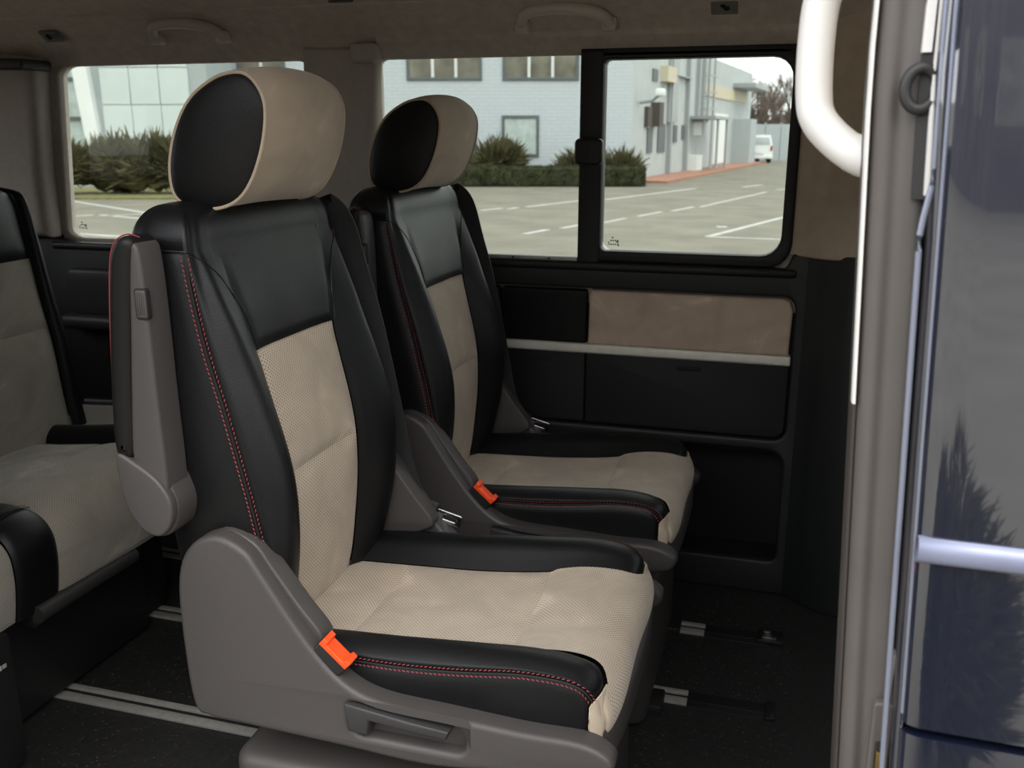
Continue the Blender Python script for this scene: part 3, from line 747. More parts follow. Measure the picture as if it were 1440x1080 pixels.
    for sg in (-1, 1):
        t0, t1 = sorted((sg * .198, sg * .235))
        sh = plate('recliner_shield', [outer, hole], t0, t1, G, s, bev=.008, res=3, ang=50)
        box('lever_recess', (.272, min(sg * .199, sg * .214), .345), (.443, max(sg * .199, sg * .214), .40), G, sh)
        inner = plate('shield_rib', [smooth_loop([(.035, .45), (.04, .53), (.06, .575), (.095, .605), (.140, .592), (.165, .560), (.20, .512), (.232, .47), (.215, .45), (.12, .42)], 4)], *sorted((sg * .18, sg * .212)), G, sh, bev=.004, res=2)
        lv = plate('lever', [[(.272, .386), (.300, .383), (.36, .376), (.414, .372), (.410, .360), (.36, .362), (.306, .367), (.303, .345), (.276, .347)]], *sorted((sg * .208, sg * .240)), M['grey_dk'], s, bev=.003)
        lv.data.transform(Matrix.Translation((.000, 0, .012)))
        if sg > 0: continue
        # buckle
        e = plate('buckle', [[(-.024, -.028), (.024, -.028), (.025, .024), (-.025, .024)]], *sorted((sg * .205, sg * .230)), M['black'], s, bev=.004)
        rot = Matrix.Translation((.242, 0, .444)) @ Matrix.Rotation(R(42), 4, 'Y')
        e.data.transform(rot)
        b = plate('release_button', [[(-.0235, .018), (.0235, .018), (.0235, .030), (.016, .030), (.0145, .0245), (-.0145, .0245), (-.016, .030), (-.0235, .030)]], *sorted((sg * .208, sg * .2315)), M['orange'], e, bev=.0015)
        b.data.transform(rot)
    # --- armrest folded up against the near side
    ar = plate('armrest', [smooth_loop([(.002, .70), (.008, .78), (.018, .87), (.024, .930), (.0265, .955), (.030, .970), (.0355, .977), (.041, .970), (.0435, .950), (.045, .92), (.046, .87), (.047, .78), (.049, .69), (.045, .66), (.02, .66)], 4)], -.252, -.205, G, s, bev=.006, res=4, ang=60)
    pad = plate('arm_pad', [smooth_loop([(-.022, .715), (-.020, .78), (-.011, .87), (.000, .95), (.010, .976), (.024, .985), (.036, .978), (.034, .955), (.024, .90), (.012, .80), (.004, .715), (-.008, .708)], 4)], -.256, -.203, M['leather2'], ar, bev=.011, res=4, ang=60)
    pp = smooth_loop([(-.018, -.246, .712), (-.0205, -.246, .76), (-.014, -.246, .85), (-.004, -.246, .94), (.006, -.246, .974), (.022, -.242, .986), (.034, -.234, .982)], 8, False)
    tube('arm_stitching', [(x - .001, y, z) for x, y, z in pp], .0010, M['red'], ar, 6)
    hb = plate('arm_hub', [smooth_loop([(-.020, .715), (.012, .708), (.038, .690), (.052, .664), (.056, .640), (.047, .612), (.027, .600), (.002, .612), (-.016, .645), (-.022, .68)], 5)], -.246, -.190, G, ar, bev=.006, res=3, ang=60)
    plate('hub_face', [smooth_loop([(-.018, .712), (.006, .703), (.038, .682), (.055, .655), (.052, .625), (.034, .606), (.010, .612), (-.010, .640), (-.018, .675)], 5)], -.257, -.242, G, hb, bev=.004, res=3, ang=60)
    plate('button_gap', [rrect(.0315, .886, .0485, .924, .004)], -.2526, -.245, M['hole'], ar, bev=.0004)
    bt = plate('arm_button', [rrect(.033, .888, .0475, .922, .003)], -.2542, -.24, G, ar, bev=.002)
    for k in range(4): box('button_rib', (.0350 + k * .0030, -.2552, .892), (.0365 + k * .0030, -.2535, .918), G, bt, .0006)
    # --- seat belt down the far side and its tongue
    bpth = smooth_loop([(.02, .17, 1.006), (.045, .197, .995), (.072, .2135, .965), (.094, .217, .884), (.116, .218, .802), (.143, .218, .669), (.168, .222, .53), (.19, .226, .475)], 6, False)
    V, F = [], []
    for i, p in enumerate(bpth):
        p = Vector(p); a = Vector(bpth[min(i + 1, len(bpth) - 1)]) - Vector(bpth[max(i - 1, 0)]); a.normalize()
        wv = Vector((a.z, 0, -a.x)).normalized() if i > 6 else Vector((1, .0, 0)); wv = (wv if wv.x > 0 else -wv) * .021
        V += [p - wv + Vector((0, .002, 0)), p + wv + Vector((0, .002, 0)), p + wv, p - wv]
    for i in range(len(bpth) - 1):
        for k in range(4): F.append((i * 4 + k, i * 4 + (k + 1) % 4, i * 4 + 4 + (k + 1) % 4, i * 4 + 4 + k))
    be = mesh('seat_belt', V, F, M['belt'], s); autosmooth(be, 30)
    tg = plate('belt_tongue', [rrect(-.024, -.014, .016, .014, .006)], .214, .236, M['black'], be, bev=.004)
    mt = plate('tongue_blade', [rrect(.012, -.009, .052, .009, .003), rrect(.024, -.0035, .045, .0035, .002)], .223, .2262, M['steel'], tg, bev=.0008)
    for q in (tg, mt): q.data.transform(Matrix.Translation((.205, 0, .468)) @ Matrix.Rotation(R(14), 4, 'Y') @ Matrix.Diagonal((1.25, 1, 1.25, 1)))
    # small slide lever by the pedestal's front corner
    V = []
    tube('slide_lever', smooth_loop([(.50, .20, .165), (.555, .212, .168), (.572, .225, .172), (.560, .238, .176), (.52, .225, .176)], 5, False), .009, M['grey_dk'], s, 8, flat=.6)
    return s

seat = make_seat((0, .42, 0), 'black and beige captain seat with grey plastic shield and orange buckle, nearer the open side')
far = copy_tree(seat); far.location = (.004, 1.02, -.012)
far['label'] = 'black and beige captain seat beside the suede wall panel and sliding window'

# ================================================================== REAR BENCH
bn = empty('rear_bench', (-.7, .6, 0)); tag(bn, 'rear bench seat with beige suede cushions and black leather borders', 'bench seat')
def bpar(o): o.parent = bn; o.matrix_parent_inverse = Matrix.Translation((.7, -.6, 0)); return o
BX = [np.array(p) for p in ((-1.0, .405), (-.9, .410), (-.78, .418), (-.66, .432), (-.56, .447), (-.50, .438), (-.468, .405), (-.462, .355), (-.468, .305), (-.475, .27))]
def bench_fn(yc, hwid, rise):
    def fn(u, v):
        c = crv(BX, min(max(v, 0), len(BX) - 1.001)); e = .02
        t = crv(BX, min(v + e, len(BX) - 1.001)) - crv(BX, max(v - e, 0)); t /= np.linalg.norm(t); nn = np.array([-t[1], t[0]])
        q = c + nn * (rise(u) * (1 if v < 4 else max(.25, 1 - (v - 4) * .2)))
        return (q[0], yc + u * hwid, q[1])
    return fn
# seat areas: beige, separated by raised black bolsters
for (y0, y1, m_, nm) in ((.02, .405, 'suede_shaded', 'seat_cushion'), (.505, .885, 'suede_shaded', 'seat_cushion'), (.965, 1.20, 'suede_shaded', 'seat_cushion')):
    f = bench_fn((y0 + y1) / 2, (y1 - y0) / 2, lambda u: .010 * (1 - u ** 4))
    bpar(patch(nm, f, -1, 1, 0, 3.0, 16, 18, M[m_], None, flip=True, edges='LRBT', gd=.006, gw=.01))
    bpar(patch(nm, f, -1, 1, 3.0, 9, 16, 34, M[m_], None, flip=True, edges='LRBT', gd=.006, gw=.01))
for (y0, y1, r0) in ((-.03, .02, .02), (.405, .505, .010), (.885, .965, .030), (1.20, 1.235, .012)):
    f = bench_fn((y0 + y1) / 2, (y1 - y0) / 2, lambda u, r0=r0: r0 * (1 - u ** 2) + .001)
    o_ = bpar(patch('seat_border', f, -1, 1, 0, 4.6, 10, 34, M['leather'], None, flip=True, edges='LR', gd=.005, gw=.008))
    o_ = bpar(patch('border_front', f, -1, 1, 4.6, 9, 10, 24, M['leather'], None, flip=True, edges='LRB', gd=.004, gw=.006))
    if y0 == .405:
        for sd_ in (-.005, .005):
            q = stitches('stitching', f, [(u, 4.6) for u in np.linspace(-1, 1, 40)], sd_, M['blackthread'], None, sign=-1); bpar(q)
# backrests
TBX = [(.38, -.835), (.5, -.85), (.62, -.862), (.75, -.885), (.88, -.905), (.95, -.918), (1.0, -.945)]
def bback(y0, y1, rise):
    def fn(u, v):
        z = v; ins = 0
        x = interp(TBX, min(v, .965)) + rise(u)
        if v > .965:
            t = (v - .965) / .08 * math.pi / 2; x = x - .10 * (1 - math.cos(t)); z = .965 + .022 * math.sin(t)
        return (x, (y0 + y1) / 2 + u * (y1 - y0) / 2, z)
    return fn
for (y0, y1) in ((.05, .42), (.52, .985)):
    f = bback(y0, y1, lambda u: .008 * (1 - u * u))
    bpar(patch('back_insert', f, -1, 1, .40, .665, 14, 16, M['suede_shaded'], None, edges='LRBT', gd=.006, gw=.01, puff=.004))
    bpar(patch('back_insert', f, -1, 1, .665, .825, 14, 14, M['suede_shaded'], None, edges='LRBT', gd=.006, gw=.01, puff=.004))
    bpar(patch('back_yoke', f, -1, 1, .825, 1.045, 14, 18, M['leather'], None, edges='LRB', gd=.006, gw=.01, puff=.006))
for (y0, y1, top) in ((.42, .52, 1.045),):
    f = bback(y0, y1, lambda u: .022 * (1 - u ** 2))
    bpar(patch('back_border', f, -1, 1, .40, top, 10, 40, M['leather'], None, edges='LR', gd=.004, gw=.008))
# rounded outer border: rolls from the front face to the side
def outer_fn(u, v):
    a = u * math.pi / 2; w_ = interp([(.38, .085), (.6, .075), (.8, .062), (.95, .05), (1.0, .045)], v)
    x0 = interp(TBX, min(v, .965)); z = v
    x, y = x0 + .020 * math.sin(min(1, u * 2) * math.pi) - .10 * (1 - math.cos(a)), .985 + w_ * math.sin(a)
    if v > .965:
        t = (v - .965) / .08 * math.pi / 2; z = .965 + .022 * math.sin(t); x -= .10 * (1 - math.cos(t)); y -= .03 * (1 - math.cos(t))
    return (x, y, z)
bpar(patch('back_border', outer_fn, 0, 1, .38, 1.045, 16, 44, M['leather'], None, edges='L', gd=.004, gw=.008))
bpar(box('back_shell', (-1.09, .03, .36), (-.96, 1.03, .96), M['black'], None, .02, 3))
bpar(box('under_box', (-1.05, .0, .015), (-.56, .84, .30), M['black'], None, .01))
bpar(box('seat_frame', (-1.05, -.02, .26), (-.50, 1.22, .375), M['hole'], None, .01))
bpar(plate('frame_panel', [rrect(.50, .285, .82, .40, .02)], -.497, -.486, M['black'], None, plane='YZ', bev=.003))
bpar(tube('pull_bar', [(-.470, .44, .268), (-.478, .58, .262), (-.486, .72, .256)], .0165, M['grey_dk'], None, 12))
for y in (.45, .705): bpar(box('bar_bracket', (-.53, y - .012, .24), (-.475, y + .012, .272), M['black'], None, .004))
bpar(box('leg_block', (-.70, .86, .007), (-.60, .96, .28), M['black'], None, .008)); bpar(box('leg_block', (-.56, .30, .007), (-.47, .385, .27), M['black'], None, .014))
# small grey pictogram prints
def icon(y, z, x, s):
    V, F = [], []
    for (a, b, ww, hh) in ((-.6, 0, .25, .5), (.3, .3, .5, .12), (.3, 0, .5, .12), (.3, -.3, .5, .12)):
        k = len(V); V += [(x, y + (a - ww) * s, z + (b - hh) * s), (x, y + (a + ww) * s, z + (b - hh) * s), (x, y + (a + ww) * s, z + (b + hh) * s), (x, y + (a - ww) * s, z + (b + hh) * s)]; F.append((k, k + 1, k + 2, k + 3))
    bpar(mesh('pictogram', V, F, M['greyprint'], None, smooth=False))
icon(.355, .215, -.4685, .009); icon(.60, .35, -.4845, .006)

# ================================================================== THE YARD OUTSIDE
def yard(name, label, cat, r=0, d=0, rz=0, z=GZ, group=None, kind=None):
    p = Vector((CAM.x, CAM.y, 0)) + _r * r + _dh * d
    e = empty(name, (p.x, p.y, z), YAW + rz); tag(e, label, cat, group, kind); return e
M['asphalt'] = mat('worn_asphalt', (.190, .178, .148), .9, noise=.16, nscale=.9, bump=.3, bscale=30, spec=.2)
M['line'] = mat('road_paint', (.42, .42, .40), .8, noise=.15, nscale=3)
M['whitebrick'] = mat('painted_white_brick', (.49, .53, .565), .85, noise=.04, nscale=2)
def courses(m, c2, freq):
    n = m.node_tree; b = n.nodes['Principled BSDF']; t = n.nodes.new('ShaderNodeTexCoord')
    br_ = n.nodes.new('ShaderNodeTexBrick'); br_.inputs['Scale'].default_value = freq
    c1 = tuple(b.inputs['Base Color'].default_value)[:3]
    br_.inputs['Color1'].default_value = (*c1, 1); br_.inputs['Color2'].default_value = tuple(c * .96 for c in c1) + (1,); br_.inputs['Mortar'].default_value = (*c2, 1)
    br_.inputs['Mortar Size'].default_value = .03; br_.inputs['Row Height'].default_value = .25; br_.inputs['Brick Width'].default_value = .8
    sp = n.nodes.new('ShaderNodeSeparateXYZ'); cb = n.nodes.new('ShaderNodeCombineXYZ')
    n.links.new(t.outputs['Object'], sp.inputs[0]); ad = n.nodes.new('ShaderNodeMath'); ad.operation = 'ADD'
    n.links.new(sp.outputs['X'], ad.inputs[0]); n.links.new(sp.outputs['Y'], ad.inputs[1])
    n.links.new(ad.outputs[0], cb.inputs['X']); n.links.new(sp.outputs['Z'], cb.inputs['Y']); n.links.new(cb.outputs[0], br_.inputs['Vector'])
    n.links.new(br_.outputs['Color'], b.inputs['Base Color'])
courses(M['whitebrick'], (.42, .465, .505), 2.0)
M['wingwall'] = mat('pale_render', (.43, .46, .47), .85, noise=.06, nscale=1.5)
M['clad'] = mat('pale_metal_cladding', (.56, .62, .62), .45, noise=.04, nscale=1)
M['cladjoint'] = mat('cladding_joint', (.36, .40, .41), .8)
M['whitecol'] = mat('white_column', (.74, .77, .77), .7)
M['frame'] = mat('dark_window_frame', (.10, .115, .125), .6)
M['winwhite'] = mat('white_mullion', (.62, .64, .64), .6)
M['pane_dk'] = mat('dim_window_pane', (.16, .15, .12), .15, noise=.5, nscale=1.2)
M['pane_curt'] = mat('curtained_pane', (.42, .48, .47), .35, noise=.2, nscale=3)
M['juniper'] = mat('juniper_green', (.088, .083, .043), .9, noise=.45, nscale=2.5, spec=.1)
M['hedge'] = mat('clipped_hedge_green', (.045, .050, .026), .9, noise=.4, nscale=4, spec=.1)
M['grass'] = mat('verge_grass', (.18, .17, .07), .95, noise=.3, nscale=6)
M['kerb'] = mat('red_brick_kerb', (.34, .17, .12), .9, noise=.15, nscale=3)
M['twig'] = mat('bare_twig', (.10, .075, .062), .95, noise=.2, nscale=3)
M['pipe'] = mat('zinc_pipe', (.30, .32, .33), .5)
M['dark_unit'] = mat('dark_unit', (.07, .06, .05), .7)
M['cream'] = mat('cream_band', (.55, .50, .38), .85)
M['carwhite'] = mat('white_car_paint', (.75, .77, .78), .3, coat=.5)
M['cargl'] = mat('car_glass', (.45, .50, .52), .15)
M['tyre'] = mat('tyre', (.02, .02, .02), .8)
M['lamp_red'] = mat('tail_lamp', (.35, .05, .04), .3)
M['fence'] = mat('pale_grey_fence', (.38, .42, .44), .8)
M['darkwall'] = mat('dark_brown_wall', (.10, .09, .09), .9, noise=.3, nscale=.6)

gp = Vector((-5, 30, GZ))
bm = bmesh.new(); bmesh.ops.create_grid(bm, x_segments=2, y_segments=2, size=130)
ground = from_bm('ground', bm, M['asphalt']); ground.location = (-5, 20, GZ); tag(ground, 'worn pale asphalt car park with white painted lines', 'ground', kind='structure')
def marking(p0, p1, wpx=None, width=.12):
    a, b = onground(*p0), onground(*p1); d = (b - a); L_ = d.length; d.normalize()
    n = Vector((-d.y, d.x, 0)) * width / 2; z = GZ + .004
    V = [a - n, b - n, b + n, a + n]; V = [(v.x, v.y, z) for v in V] + [(v.x, v.y, z - .004) for v in V]
    o = mesh('painted_line', V, [(0, 1, 2, 3), (4, 7, 6, 5), (0, 4, 5, 1), (1, 5, 6, 2), (2, 6, 7, 3), (3, 7, 4, 0)], M['line'], None, smooth=False)
    o.parent = ground; o.matrix_parent_inverse = Matrix.Translation((5, -20, -GZ))
for a, b, wd in (((84, 280), (210, 300), .14), ((86, 305), (140, 302), .14), ((135, 302), (230, 310), .14), ((150, 304), (250, 298), .10), ((95, 328), (250, 338), .16),
                 ((676, 296), (706, 293), .14), ((714, 294), (728, 292), .12), ((740, 291), (818, 282), .14), ((738, 329), (770, 323), .12), ((790, 321), (818, 316), .12),
                 ((850, 313), (880, 307), .10), ((850, 281), (978, 265), .14), ((898, 304), (930, 298), .10), ((945, 297), (975, 291), .10), ((985, 291), (1078, 270), .10),
                 ((995, 333), (1112, 303), .12), ((995, 333), (1105, 337), .10), ((1045, 263), (1070, 260), .16), ((1092, 267), (1115, 265), .14), ((1008, 319), (1022, 319), .20)):
    marking(a, b, width=wd)

# --- main white brick building
A = yard('brick_building', 'white painted brick building with dark framed windows behind the shrubs', 'building', 0, 34)
box('wall', (-10.3, 0, 0), (4.25, 10, 9), M['whitebrick'], A)
def bwin(x0, z0, x1, z1, n, curt, parent=A, y=0, fr='frame'):
    z0 -= GZ; z1 -= GZ
    wv = plate('window', [[(x0, z0), (x1, z0), (x1, z1), (x0, z1)], [(x0 + .10, z0 + .10), (x1 - .10, z0 + .10), (x1 - .10, z1 - .10), (x0 + .10, z1 - .10)]], y - .06, y + .04, M[fr], parent, bev=.01)
    wd = (x1 - x0 - .2) / n
    for i in range(n):
        box('pane', (x0 + .10 + i * wd, y - .012, z0 + .1), (x0 + .10 + (i + 1) * wd, y + .01, z1 - .1), M['pane_curt' if curt else 'pane_dk'], wv)
        if i: box('mullion', (x0 + .10 + i * wd - .05, y - .05, z0 + .1), (x0 + .10 + i * wd + .05, y + .01, z1 - .1), M['winwhite'], wv)
bwin(-3.68, 2.93, -1.05, 4.6, 3, False); bwin(-.33, 2.93, 2.34, 4.6, 3, False)
bwin(-.36, .33, .96, 1.76, 1, True); bwin(-3.1, .33, -1.25, 1.76, 1, True); bwin(-9.6, 2.93, -7.9, 4.6, 2, False)
# curtains seen as paler blinds
# --- wing receding to the right
ang = math.atan2(26.0, 10.6); WL = 28.1
Bw = box('wing', (0, 0, 0), (WL, 6, 5.25), M['wingwall'], A); Bw.location = (4.25, 0, 0); Bw.rotation_euler = (0, 0, ang); tag(Bw, 'pale wing with pipes, vents and a white roller door')
def wb(name, t0, t1, z0, z1, out, m, dep=None, parent=None): 
    # t along the wall, out = distance proud of the wall
    return box(name, (t0, -out, z0 - GZ), (t1, .02 if dep is None else dep, z1 - GZ), M[m], parent or Bw)
box('tall_wall', (0, .0, 5.2), (9.5, 6, 9), M['wingwall'], Bw)
def tz(px, py):
    """point on the wing wall for a pixel: t along it, height"""
    d = ray(px, py); o = Vector((CAM.x, CAM.y, 0)) + _r * 4.25 + _dh * 34
    ax = _r * math.cos(ang) + _dh * math.sin(ang); nrm = _r * math.sin(ang) - _dh * math.cos(ang)
    k = (o - CAM).dot(nrm) / d.dot(nrm); p = CAM + d * k; return (p - o).dot(ax), p.z
def wpx(name, x0, y0, x1, y1, out, m, parent=None, dep=None):
    xm, ym = (x0 + x1) / 2, (y0 + y1) / 2
    t0, t1 = tz(x0, ym)[0], tz(x1, ym)[0]; za, zb = tz(xm, y1)[1], tz(xm, y0)[1]
    za = max(za, GZ + .01)
    return wb(name, t0, t1, za, zb, out, m, parent=parent, dep=dep)
wpx('window', 909, 180, 916, 215, .05, 'frame'); wpx('window', 924, 174, 934, 214, .05, 'frame'); wpx('window', 946, 176, 951, 200, .05, 'frame'); wpx('window', 958, 176, 963, 196, .05, 'frame')
wpx('window', 917, 97, 924, 114, .05, 'frame')
wpx('vent_unit', 915, 144, 921, 178, .35, 'dark_unit'); wpx('vent_bracket', 906, 150, 912, 178, .15, 'dark_unit')
wpx('rain_stain_box', 929, 94, 942, 116, .3, 'cream')
wpx('shutter_strip', 939, 60, 951, 172, .12, 'pipe'); 
for x in (939, 963, 979, 986): wpx('drain_pipe', x, 60, x + 2, 248 if x < 970 else 170, .18, 'pipe')
wpx('pipe_bracket', 944, 107, 968, 108.5, .2, 'pipe')
wpx('stair_platform', 968, 164, 992, 168, 1.2, 'pipe')
for x in (966, 975, 989): wpx('stair_post', x, 166, x + 1.5, 236, 1.1, 'pipe', dep=-1.02)
wpx('stair_door', 973, 172, 984, 190, .1, 'whitecol')
wpx('gas_box', 964, 218, 972, 240, .5, 'whitecol')
wpx('roller_door', 1003, 160, 1021, 229, .06, 'whitecol')
wpx('cream_band', 990, 124, 1050, 140, .06, 'cream')
wpx('canopy', 1031, 120, 1052, 126, 1.2, 'pipe')
box('lean_to', (tz(1029, 200)[0], -1.0, 0), (tz(1038, 200)[0], .1, 2.5), M['fence'], Bw)
for k in range(3):
    zz = 4.3 - k * .75; box('ladder_rung', (tz(988, 100)[0], -.35, zz), (tz(1000, 100)[0], -.3, zz + .08), M['pipe'], Bw)
tube('ladder_rail', [(tz(988, 100)[0], -.33, 2.2), (tz(988, 100)[0], -.33, 5.2)], .05, M['pipe'], Bw, 6); tube('ladder_rail', [(tz(996, 100)[0], -.33, 2.2), (tz(996, 100)[0], -.33, 5.2)], .05, M['pipe'], Bw, 6)
t_, z_ = tz(897, 144); fl = tube('flood_lamp_arm', [(t_, -.05, z_ - GZ + .0), (t_ + .1, -.5, z_ - GZ + .05), (t_ - .1, -.8, z_ - GZ + .25)], .06, M['pipe'], Bw, 8)
box('flood_lamp_head', (t_ - .35, -1.0, z_ - GZ + .2), (t_ + .05, -.7, z_ - GZ + .45), M['whitecol'], Bw, .05)
kb = yard('brick_kerb', 'red brick kerb strip along the base of the rear wing', 'kerb', 4.25, 34, ang)
box('kerb_strip', (-.6, -1.5, 0), (WL - 2, -.03, .09), M['kerb'], kb); kb.location.z += .0
# --- panelled building on the left
PB = yard('panel_building', 'pale metal panelled building with a slanted white column and glass bay', 'building', 0, 30.5)
r0, r1 = at(118, 140, 30.5)[0], at(440, 140, 30.5)[0]
r1 = at(292, 140, 30.5)[0] + 2.6
box('backing', (r0 + .2, .06, 0), (r1 - 2.6, 3, 9), M['cladjoint'], PB)
pw, ph = .93, 1.12
nb = 0
proto = None
nx = int((r1 - 2.6 - r0 - .6) / pw)
for i in range(nx):
    for j in range(6):
        xx, zz = r0 + .55 + i * pw, .32 + j * ph
        if proto is None:
            proto = box('panel', (0.012, 0, .012), (pw - .012, .07, ph - .012), M['clad'], PB, .008, 1); o = proto
        else:
            o = proto.copy(); COL.objects.link(o)
        o.location = (xx, 0, zz)
cx0 = at(117, 100, 30.5); cx1 = at(136, 195, 30.5)
V = [(cx0[0] - .05, -.25, cx0[1] - GZ), (cx0[0] + .45, -.25, cx0[1] - GZ), (cx1[0] + .30, -.25, 0), (cx1[0] - .12, -.25, 0)]
V[0] = (V[0][0] - .6, -.25, 8); V[1] = (V[1][0] - .6, -.25, 8)
V += [(x, .3, z) for x, y, z in V]
mesh('slanted_column', V, [(0, 1, 2, 3), (4, 7, 6, 5), (0, 4, 5, 1), (1, 5, 6, 2), (2, 6, 7, 3), (3, 7, 4, 0)], M['whitecol'], PB, smooth=False)
gx0, gx1 = at(40, 150, 30.5)[0], r0 + .3
gb = box('glass_bay', (gx0 - 4, .3, 0), (gx1 + .3, .5, 8), M['pane_curt'], PB)
for k in range(6): box('bay_mullion', (gx0 - 3 + k * 1.25, .22, 0), (gx0 - 2.92 + k * 1.25, .32, 8), M['winwhite'], gb)
for k in range(6): box('bay_transom', (gx0 - 4, .22, .9 + k * 1.2), (gx1 + .3, .32, 1.0 + k * 1.2), M['frame'], gb)

# --- shrubs
def shrub(name, label, px0, px1, ptop, D, seed, n=2600, m='juniper', group='juniper shrubs across the car park', zb=0, lobes=7, hs=1.0, loc=None, wid=None, hgt=None):
    rr = random.Random(seed)
    if loc is None:
        x0, x1 = at(px0, 240, D)[0], at(px1, 240, D)[0]; zt = at((px0 + px1) / 2, ptop, D)[1] - GZ
        e = yard(name, label, 'shrub', (x0 + x1) / 2, D, group=group); W_, H_ = (x1 - x0) / 2, zt
    else:
        e = empty(name, loc); tag(e, label, 'shrub', group); W_, H_ = wid, hgt
    cs = [(rr.uniform(-.62, .62) * W_, rr.uniform(-.4, .4) * W_ * .6, rr.uniform(.20, .58) * H_, rr.uniform(.22, .42) * W_, rr.uniform(.20, .34) * H_) for _ in range(lobes)] + [(0, 0, H_ * .4, W_ * .6, H_ * .42)]
    V, F = [], []
    for i in range(n):
        c = rr.choice(cs); th, ph_ = rr.uniform(0, 6.283), math.acos(rr.uniform(-.5, 1))
        d = Vector((math.sin(ph_) * math.cos(th), math.sin(ph_) * math.sin(th), math.cos(ph_)))
        p = Vector((c[0] + d.x * c[3], c[1] + d.y * c[3] * .8, max(.04, c[2] + d.z * c[4])))
        a = (d + Vector((rr.uniform(-.5, .5), rr.uniform(-.5, .5), rr.uniform(.0, .8)))).normalized()
        l = rr.choice((.16, .2, .26, .34, .48)) * rr.uniform(.8, 1.2) * min(W_, H_) * hs; wv = l * rr.uniform(.10, .18)
        s1 = a.cross(Vector((rr.uniform(-1, 1), rr.uniform(-1, 1), rr.uniform(-1, 1)))).normalized() * wv; s2 = a.cross(s1).normalized() * wv
        k = len(V); b = p - a * l * .4
        V += [b + s1, b - s1 * .5 + s2 * .87, b - s1 * .5 - s2 * .87, p + a * l]
        F += [(k, k + 1, k + 3), (k + 1, k + 2, k + 3), (k + 2, k, k + 3)]
    mesh('foliage', V, F, M[m], e, smooth=False)
    bm = bmesh.new()
    for c in cs:
        g = bmesh.ops.create_icosphere(bm, subdivisions=2, radius=1)
        for v in g['verts']:
            v.co = Vector((c[0] + v.co.x * c[3] * .84, c[1] + v.co.y * c[3] * .66, max(.02, c[2] + v.co.z * c[4] * .84)))
    from_bm('inner_foliage', bm, M[m], e, smooth=False)
    return e
shrub('juniper_shrub', 'broad dark juniper shrub below the glass bay, at the end of the row', 30, 130, 192, 26, 1)
shrub('juniper_shrub', 'juniper shrub with a spiky top in front of the slanted white column', 100, 190, 188, 26.6, 2)
shrub('juniper_shrub', 'tallest juniper shrub in front of the metal panels', 140, 240, 182, 26.2, 3, lobes=9)
shrub('juniper_shrub', 'juniper shrub in front of the metal panels beside the tallest one', 205, 300, 188, 26.4, 4)
shrub('juniper_shrub', 'juniper shrub at the panelled building corner partly behind the headrest', 280, 420, 192, 27, 5)
shrub('juniper_shrub', 'peaked juniper shrub below the curtained ground floor window', 655, 745, 194, 32.4, 6, group=None)
shrub('juniper_shrub', 'low spreading juniper shrub behind the window divider by the building corner', 780, 900, 212, 32.4, 7, group=None)
x0, x1 = at(520, 245, 31.2)[0], at(905, 245, 31.2)[0]
hg = yard('clipped_hedge', 'low clipped dark hedge along the white brick building', 'hedge', (x0 + x1) / 2, 31.2)
HW_, HH_ = (x1 - x0) / 2, .62
hb_ = box('hedge_body', (-HW_, -.35, 0), (HW_, .35, HH_), M['hedge'], hg, .1)
rr = random.Random(77); V, F = [], []
for i in range(5000):
    f_ = rr.random()
    if f_ < .5: p = Vector((rr.uniform(-HW_, HW_), -.35, rr.uniform(.02, HH_))); a = Vector((rr.uniform(-.6, .6), -1, rr.uniform(-.3, .8)))
    elif f_ < .92: p = Vector((rr.uniform(-HW_, HW_), rr.uniform(-.35, .35), HH_)); a = Vector((rr.uniform(-.6, .6), rr.uniform(-.6, .6), 1))
    else: p = Vector((HW_, rr.uniform(-.35, .35), rr.uniform(.02, HH_))); a = Vector((1, rr.uniform(-.6, .6), rr.uniform(-.3, .6)))
    a.normalize(); s1 = a.cross(Vector((rr.uniform(-1, 1), rr.uniform(-1, 1), rr.uniform(-1, 1)))).normalized() * .025; k = len(V)
    V += [p + s1, p - s1, p + a * rr.uniform(.03, .09)]; F.append((k, k + 1, k + 2))
fo = mesh('leaf_tips', V, F, M['hedge'], hg, smooth=False); fo['kind'] = 'stuff'
gv = yard('grass_verge', 'strip of dry grass at the foot of the junipers', 'grass', 0, 25.6, kind='stuff'); x0, x1 = at(0, 262, 25.6)[0], at(520, 262, 25.6)[0]
bpy.data.objects.remove(gv); gv = box('grass_verge', (x0 - 6, -.55, 0), (x1, 4.6, .06), M['grass']); tag(gv, 'strip of dry grass at the foot of the junipers', 'grass', kind='stuff')
p = Vector((CAM.x, CAM.y, 0)) + _dh * 25.2; gv.location = (p.x, p.y, GZ); gv.rotation_euler = (0, 0, YAW)

# --- parked white van far away
D = 57.0; xc = at(1068, 215, D)[0]
cv = yard('parked_van', 'small white van parked far off by the grey fence, rear end showing', 'car', xc, D)
plate('body', [[(-.78, .28), (.78, .28), (.82, .75), (.76, 1.05), (.62, 1.62), (-.62, 1.62), (-.76, 1.05), (-.82, .75)]], 0, 4.0, M['carwhite'], cv, bev=.06)
plate('rear_window', [[(-.62, 1.06), (.62, 1.06), (.52, 1.48), (-.52, 1.48)]], -.02, .02, M['cargl'], cv, bev=.008)
box('bumper', (-.80, -.10, .25), (.80, .06, .48), M['carwhite'], cv, .04); box('number_plate', (-.26, -.12, .52), (.26, -.02, .63), M['whitecol'], cv)
for s in (-1, 1):
    box('tail_lamp', (s * .70 - .07, -.03, .70), (s * .70 + .07, .03, 1.0), M['lamp_red'], cv, .02)
    for y in (.55, 3.2):
        tube('wheel', [(s * .62, y, .30), (s * .80, y, .30)], .30, M['tyre'], cv, 18, up=(0, 0, 1))
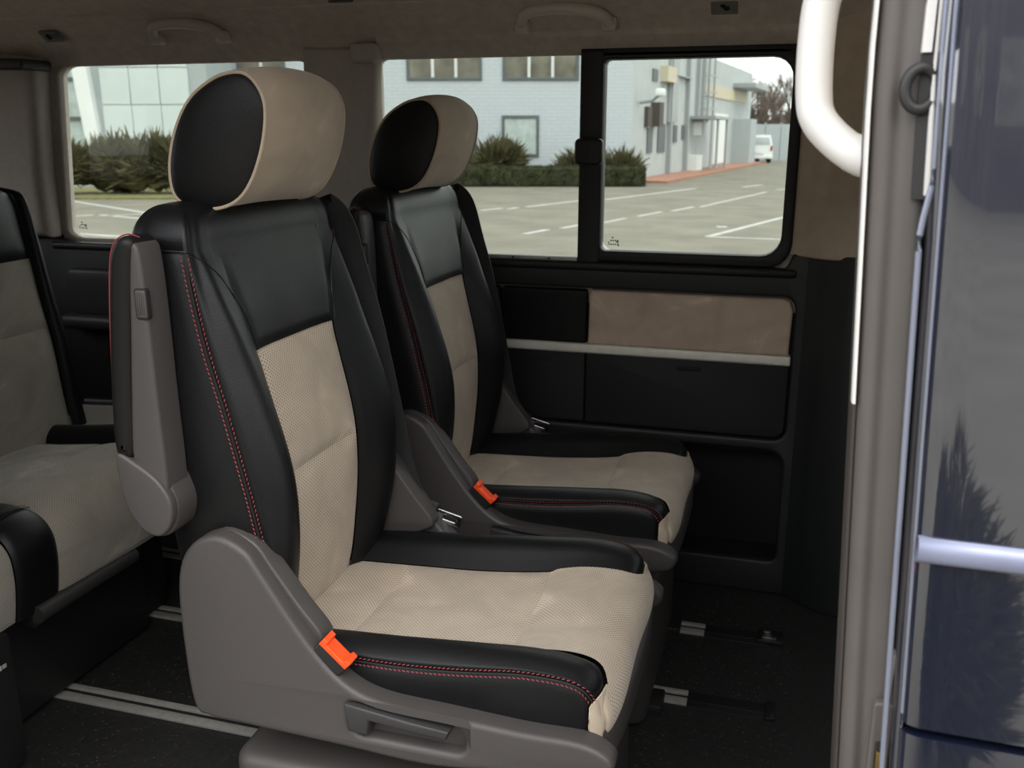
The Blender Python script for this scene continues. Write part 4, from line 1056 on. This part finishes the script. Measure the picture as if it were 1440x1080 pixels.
# --- fence, bare trees
fn_ = yard('grey_fence', 'pale grey sheet fence closing the far end of the car park', 'fence', at(1075, 200, 62)[0], 62)
for k in range(7): box('fence_panel', (k * 1.02 - 1.0, 0, 0), (k * 1.02 - .02, .08, 2.3), M['fence'], fn_)
for k in range(8): box('fence_post', (k * 1.02 - 1.05, .06, 0), (k * 1.02 - .95, .16, 2.4), M['pipe'], fn_)
def bare_tree(r, d, h, seed, label):
    rr = random.Random(seed); e = yard('bare_tree', label, 'tree', r, d, group='bare trees beyond the fence')
    V, F = [], []
    def seg(a, b, ra, rb):
        ax = (b - a).normalized(); s = ax.cross(Vector((.3, .7, .2))).normalized(); t = ax.cross(s); k = len(V)
        for p, q in ((a, ra), (b, rb)):
            for i in range(4): V.append(p + (s * math.cos(i * 1.571) + t * math.sin(i * 1.571)) * q)
        for i in range(4): F.append((k + i, k + (i + 1) % 4, k + 4 + (i + 1) % 4, k + 4 + i))
    tips = []
    def grow_(a, dirv, L_, rad, lv):
        b = a + dirv * L_; seg(a, b, rad, rad * .65)
        if lv == 0: return
        for i in range(rr.choice((3, 3, 4))):
            nd = (dirv + Vector((rr.uniform(-.8, .8), rr.uniform(-.8, .8), rr.uniform(-.15, .6)))).normalized()
            grow_(a + (b - a) * rr.uniform(.5, 1), nd, L_ * rr.uniform(.55, .85), rad * .55, lv - 1)
    grow_(Vector((0, 0, 0)), Vector((rr.uniform(-.1, .1), 0, 1)).normalized(), h * .36, h * .013 + .03, 5)
    mesh('branches', V, F, M['twig'], e, smooth=False); return e
rr = random.Random(12)
for i in range(13):
    px = 1034 + i * 8.4 + rr.uniform(-4, 4); Dd = 72 + (i * 5 % 13) * 3.4; ptop = rr.uniform(66, 112)
    rx, zt = at(px, ptop, Dd)
    bare_tree(rx, Dd, zt - GZ, 100 + i, 'leafless brown tree standing beyond the grey fence')
# scrub thicket under the trees
for i in range(6):
    px = 1040 + i * 19; shrub('bare_thicket', 'brown leafless thicket beyond the grey fence', px - 26, px + 26, 150 - (i % 2) * 10, 70 + i % 3, 300 + i, n=1400, m='twig', group='thickets beyond the fence', lobes=5, hs=.5)

# --- behind the photographer: what the blue door mirrors
bb = empty('service_building', (6, -24, GZ)); tag(bb, 'dark brown building standing behind the photographer', 'building')
box('wall', (-30, -6, 0), (40, 0, 9), M['darkwall'], bb)
for k in range(8): box('window', (-24 + k * 7, -.05, 2), (-21 + k * 7, .03, 4), M['pane_dk'], bb)
shrub('juniper_shrub', 'dark juniper shrub planted beside the van behind the photographer', 0, 0, 0, 0, 21, n=9000, group=None, loc=(.92, -1.75, GZ), wid=.55, hgt=1.14, hs=.32)
